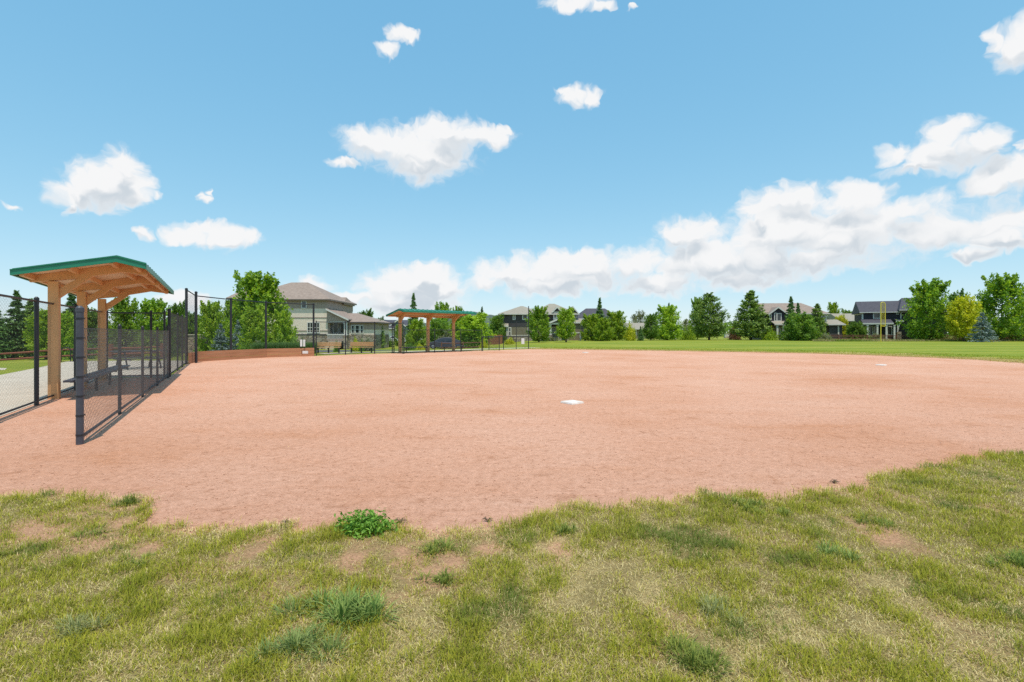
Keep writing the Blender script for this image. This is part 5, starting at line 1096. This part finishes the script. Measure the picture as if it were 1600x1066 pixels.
# dead twiggy weeds on the clay
def dead(px, py, s, label, seed):
    x, y = ground(px, py); rw = random.Random(seed); mb = MB()
    for k in range(16):
        a = rw.uniform(0, 6.28); L = s * rw.uniform(0.5, 1)
        p1 = (L * .5 * math.cos(a), L * .4 * math.sin(a), rw.uniform(0.01, 0.04)); p2 = (L * math.cos(a + .3), L * .7 * math.sin(a + .3), rw.uniform(0.005, 0.03))
        mb.path([(0, 0, 0.004), p1, p2], [0.003, 0.0025, 0.001], n=4)
    o = mb.build('dead_weed', M['twig'], None); o.location = (x, y, 0.004); tag(o, label, 'weed', 'dead twiggy weeds on the clay')
dead(1303, 756, 0.07, 'dead brown weed on the clay at the right', 1); dead(762, 816, 0.05, 'small dead weed on the clay below the nearest base', 2); dead(448, 820, 0.06, 'small dead weed on the clay left of the leafy weed', 3); dead(625, 818, 0.08, 'thin dry weed stalks just right of the leafy weed', 4)
# crumbs of clay
n = 9000; Y = 3.6 + 9.0 * rng.random(n) ** 1.6; X = (rng.random(n) * 2 - 1) * (Y * 1.1 + 0.5); k = Y > edge_y(X) - 0.4 * rng.random(n); X, Y = X[k], Y[k]; m = len(X)
s = (0.0025 + 0.009 * rng.random(m) ** 3)[:, None, None]
oc = np.array([[1, 0, 0], [0, 1, 0], [-1, 0, 0], [0, -1, 0], [0, 0, 0.8], [0, 0, -0.4]]); Vp = oc[None] * s * rng.uniform(0.6, 1.4, (m, 6, 1)) + np.stack([X, Y, np.full(m, 0.006)], 1)[:, None, :]
fo = np.array([[0, 1, 4], [1, 2, 4], [2, 3, 4], [3, 0, 4], [1, 0, 5], [2, 1, 5], [3, 2, 5], [0, 3, 5]])
o = raw_mesh('clay_crumbs', Vp.reshape(-1, 3), [(fo[None] + (np.arange(m) * 6)[:, None, None]).reshape(-1, 3)], M['pebble']); tag(o, 'loose crumbs of clay scattered on the infield', 'gravel', kind='stuff')

# ------------------------------------------------------------------ SKY, CLOUDS, SUN
ELEV = R_(71.5); SH = Vector((0.33, -0.944)).normalized()
sd = Vector((SH.x * math.cos(ELEV), SH.y * math.cos(ELEV), math.sin(ELEV)))
L = bpy.data.lights.new('sun', 'SUN'); L.energy = 4.0; L.angle = R_(0.53); L.color = (1.0, 0.91, 0.79)
lo = bpy.data.objects.new('sun', L); col.objects.link(lo); lo.rotation_euler = sd.to_track_quat('Z', 'Y').to_euler(); lo.location = (0, 0, 40)
w = bpy.data.worlds.new('World'); sc.world = w; w.use_nodes = True
nt = w.node_tree; nt.nodes.clear(); lk = nt.links
out = N(nt, 'ShaderNodeOutputWorld'); bg = N(nt, 'ShaderNodeBackground'); bg.inputs[1].default_value = 0.12; lk.new(bg.outputs[0], out.inputs[0])
sky = N(nt, 'ShaderNodeTexSky'); sky.sky_type = 'NISHITA'; sky.sun_disc = False; sky.sun_elevation = ELEV; sky.sun_rotation = math.atan2(sd.x, sd.y); sky.altitude = 1600; sky.air_density = 1.0; sky.dust_density = 1.2; sky.ozone_density = 1.6
tc = N(nt, 'ShaderNodeTexCoord'); sp = N(nt, 'ShaderNodeSeparateXYZ'); lk.new(tc.outputs['Generated'], sp.inputs[0])
def math_(op, a, b=None, c=None, clamp=False):
    m = nt.nodes.new('ShaderNodeMath'); m.operation = op; m.use_clamp = clamp
    for i, v in enumerate((a, b, c)):
        if v is None: continue
        if isinstance(v, (int, float)): m.inputs[i].default_value = v
        else: lk.new(v, m.inputs[i])
    return m.outputs[0]
az = math_('ARCTAN2', sp.outputs[0], sp.outputs[1]); el = math_('ARCSINE', sp.outputs[2])
cb0 = N(nt, 'ShaderNodeCombineXYZ'); lk.new(az, cb0.inputs[0]); lk.new(el, cb0.inputs[1])
def warp(src, scale, amp):
    z_ = N(nt, 'ShaderNodeTexNoise', Scale=scale, Detail=2, Roughness=0.5); lk.new(src, z_.inputs['Vector'])
    a_ = N(nt, 'ShaderNodeVectorMath'); a_.operation = 'SUBTRACT'; a_.inputs[1].default_value = (0.5, 0.5, 0.5); lk.new(z_.outputs['Color'], a_.inputs[0])
    b_ = N(nt, 'ShaderNodeVectorMath'); b_.operation = 'MULTIPLY'; b_.inputs[1].default_value = (amp, amp * 0.8, 0); lk.new(a_.outputs[0], b_.inputs[0])
    c_ = N(nt, 'ShaderNodeVectorMath'); c_.operation = 'ADD'; lk.new(src, c_.inputs[0]); lk.new(b_.outputs[0], c_.inputs[1]); return c_
cb = warp(warp(cb0.outputs[0], 24.0, 0.045).outputs[0], 70.0, 0.022)
CL = [(165, 288, 78, 40), (193, 262, 42, 36), (118, 300, 52, 28), (212, 300, 42, 30), (104, 318, 16, 16), (130, 280, 34, 24), (240, 302, 14, 8),
      (300, 370, 52, 20), (350, 370, 58, 23), (388, 371, 28, 18), (270, 372, 26, 14), (322, 360, 30, 14),
      (660, 240, 100, 46), (600, 228, 72, 28), (575, 214, 52, 18), (745, 213, 62, 22), (650, 262, 62, 26), (695, 208, 70, 26), (535, 256, 30, 10), (790, 204, 16, 10),
      (632, 58, 32, 12), (605, 80, 20, 13), (900, 150, 40, 17), (922, 152, 20, 16), (878, 144, 20, 9), (890, 4, 56, 15), (940, 8, 20, 8), (985, 14, 12, 5),
      (1592, 72, 52, 44), (1610, 45, 40, 30), (1558, 62, 22, 20), (1470, 240, 98, 36), (1480, 214, 58, 32), (1540, 225, 36, 26), (1400, 242, 36, 22), (1440, 262, 72, 14),
      (1550, 282, 62, 28), (1590, 272, 40, 32), (1594, 230, 14, 12),
      (1230, 312, 88, 27), (1290, 362, 290, 60), (1120, 405, 150, 52), (880, 428, 160, 38), (650, 448, 100, 40), (1320, 314, 92, 28), (1410, 330, 92, 30), (1090, 365, 68, 34), (1130, 408, 116, 44), (1240, 355, 130, 45), (1310, 380, 170, 46), (1460, 362, 140, 36), (1560, 350, 84, 34), (1055, 366, 38, 30), (1190, 405, 110, 44), (1140, 440, 70, 22), (1515, 398, 44, 11), (1270, 405, 140, 30), (1185, 330, 50, 20), (1570, 380, 60, 16),
      (880, 424, 122, 34), (800, 428, 78, 32), (905, 404, 84, 22), (985, 415, 74, 30), (860, 446, 114, 22), (1030, 442, 84, 26), (760, 440, 40, 20),
      (640, 442, 66, 36), (662, 424, 44, 22), (602, 452, 46, 26), (640, 474, 92, 26), (560, 470, 44, 13), (690, 455, 30, 20), (485, 448, 40, 18), (510, 466, 46, 12),
      (320, 315, 13, 9), (325, 306, 5, 8), (14, 324, 22, 9), (222, 367, 20, 12), (285, 470, 44, 14)]
grp = bpy.data.node_groups.new('cloud_field', 'ShaderNodeTree')
grp.interface.new_socket('Vector', in_out='INPUT', socket_type='NodeSocketVector'); grp.interface.new_socket('Value', in_out='OUTPUT', socket_type='NodeSocketFloat')
gi = grp.nodes.new('NodeGroupInput'); go = grp.nodes.new('NodeGroupOutput'); prev = None
for px, py, a, b in CL:
    u = (px - 800) / 800; v = (520 - py) / 800; h_ = math.sqrt(1 + u * u); A = math.atan(u); E = math.atan2(v, h_)
    ra = 1.16 * a / 800 / (1 + u * u); rb = 1.16 * b / 800 / h_
    mp = grp.nodes.new('ShaderNodeMapping'); mp.inputs['Location'].default_value = (-A / ra, -E / rb, 0); mp.inputs['Scale'].default_value = (1 / ra, 1 / rb, 1)
    gt = grp.nodes.new('ShaderNodeTexGradient'); gt.gradient_type = 'SPHERICAL'; grp.links.new(gi.outputs[0], mp.inputs[0]); grp.links.new(mp.outputs[0], gt.inputs[0])
    if prev is None: prev = gt.outputs[1]
    else:
        mm = grp.nodes.new('ShaderNodeMath'); mm.operation = 'MAXIMUM'; grp.links.new(prev, mm.inputs[0]); grp.links.new(gt.outputs[1], mm.inputs[1]); prev = mm.outputs[0]
grp.links.new(prev, go.inputs[0])
def field(vec):
    g_ = nt.nodes.new('ShaderNodeGroup'); g_.node_tree = grp; lk.new(vec, g_.inputs[0])
    nz = N(nt, 'ShaderNodeTexNoise', Scale=19.0, Detail=6, Roughness=0.52, Distortion=0.1); lk.new(vec, nz.inputs['Vector'])
    n2 = N(nt, 'ShaderNodeTexNoise', Scale=7.0, Detail=3, Roughness=0.5); lk.new(vec, n2.inputs['Vector'])
    n3 = N(nt, 'ShaderNodeTexNoise', Scale=55.0, Detail=5, Roughness=0.58); lk.new(vec, n3.inputs['Vector'])
    a = math_('MULTIPLY_ADD', math_('SUBTRACT', nz.outputs[0], 0.5), 1.2, g_.outputs[0]); a = math_('MULTIPLY_ADD', math_('SUBTRACT', n2.outputs[0], 0.5), 0.7, a)
    return math_('MULTIPLY_ADD', math_('SUBTRACT', n3.outputs[0], 0.5), 0.48, a), g_.outputs[0]
def soft(vec):
    g_ = nt.nodes.new('ShaderNodeGroup'); g_.node_tree = grp; lk.new(vec, g_.inputs[0])
    nz = N(nt, 'ShaderNodeTexNoise', Scale=15.0, Detail=2.5, Roughness=0.45); lk.new(vec, nz.inputs['Vector'])
    n2 = N(nt, 'ShaderNodeTexNoise', Scale=42.0, Detail=2, Roughness=0.45); lk.new(vec, n2.inputs['Vector'])
    a = math_('MULTIPLY_ADD', math_('SUBTRACT', nz.outputs[0], 0.5), 0.75, math_('MULTIPLY', g_.outputs[0], 1.1))
    return math_('MULTIPLY_ADD', math_('SUBTRACT', n2.outputs[0], 0.5), 0.12, a)
def mrange(v, a, b, c, d, smooth=True):
    m = nt.nodes.new('ShaderNodeMapRange'); m.interpolation_type = 'SMOOTHSTEP' if smooth else 'LINEAR'
    lk.new(v, m.inputs[0])
    for i, q in enumerate((a, b, c, d)): m.inputs[i + 1].default_value = q
    return m.outputs[0]
def shifted(x, y):
    o_ = N(nt, 'ShaderNodeVectorMath'); o_.operation = 'ADD'; o_.inputs[1].default_value = (x, y, 0); lk.new(cb.outputs[0], o_.inputs[0]); return o_.outputs[0]
f0, raw0 = field(cb.outputs[0])
s0_ = soft(shifted(0, -0.006)); s1_ = soft(shifted(-0.006, 0.032))
alpha0 = mrange(f0, 0.02, 0.66, 0, 1); gate = mrange(raw0, 0.0, 0.2, 0, 1); alpha = math_('MULTIPLY', alpha0, gate)
shade = mrange(math_('SUBTRACT', s1_, s0_), -0.34, 0.30, 0, 1)
thick = mrange(f0, 0.25, 0.85, 0.15, 1.0); gsh = math_('MULTIPLY', shade, thick)
cm = N(nt, 'ShaderNodeMix'); cm.data_type = 'RGBA'; cm.inputs[6].default_value = (7.7, 7.75, 7.8, 1); cm.inputs[7].default_value = (5.1, 5.65, 6.15, 1); lk.new(gsh, cm.inputs[0])
# clear air: the sky model, lightened towards the horizon as the photograph's bright summer air
ss = N(nt, 'ShaderNodeSeparateColor'); lk.new(sky.outputs[0], ss.inputs[0]); scb = N(nt, 'ShaderNodeCombineColor')
for i, (c_, g_) in enumerate(((1.72, 0.74), (3.30, 0.43), (4.65, 0.28))): lk.new(math_('MULTIPLY', math_('POWER', ss.outputs[i], g_), c_), scb.inputs[i])
fin = N(nt, 'ShaderNodeMix'); fin.data_type = 'RGBA'; lk.new(alpha, fin.inputs[0]); lk.new(scb.outputs[0], fin.inputs[6]); lk.new(cm.outputs[2], fin.inputs[7])
lk.new(fin.outputs[2], bg.inputs[0])

# ------------------------------------------------------------------ CAMERA + RENDER
cam = bpy.data.cameras.new('camera'); cam.lens = 18.0; cam.sensor_width = 36.0; cam.clip_end = 12000; cam.clip_start = 0.05; cam.shift_y = -13.0 / 1600.0
co = bpy.data.objects.new('camera', cam); col.objects.link(co); co.location = (0, 0, EYE); co.rotation_euler = (R_(90), 0, 0); sc.camera = co
for k, (r, H, R) in PROTO.items():
    if k not in used:
        for ch in list(r.children): bpy.data.objects.remove(ch)
        bpy.data.objects.remove(r)
sc.view_settings.view_transform = 'Standard'; sc.view_settings.look = 'None'; sc.view_settings.exposure = 0.0; sc.view_settings.gamma = 1.0; sc.view_settings.use_curve_mapping = False
sc.render.engine = 'CYCLES'; sc.cycles.use_denoising = False; sc.cycles.max_bounces = 6; sc.cycles.transparent_max_bounces = 8
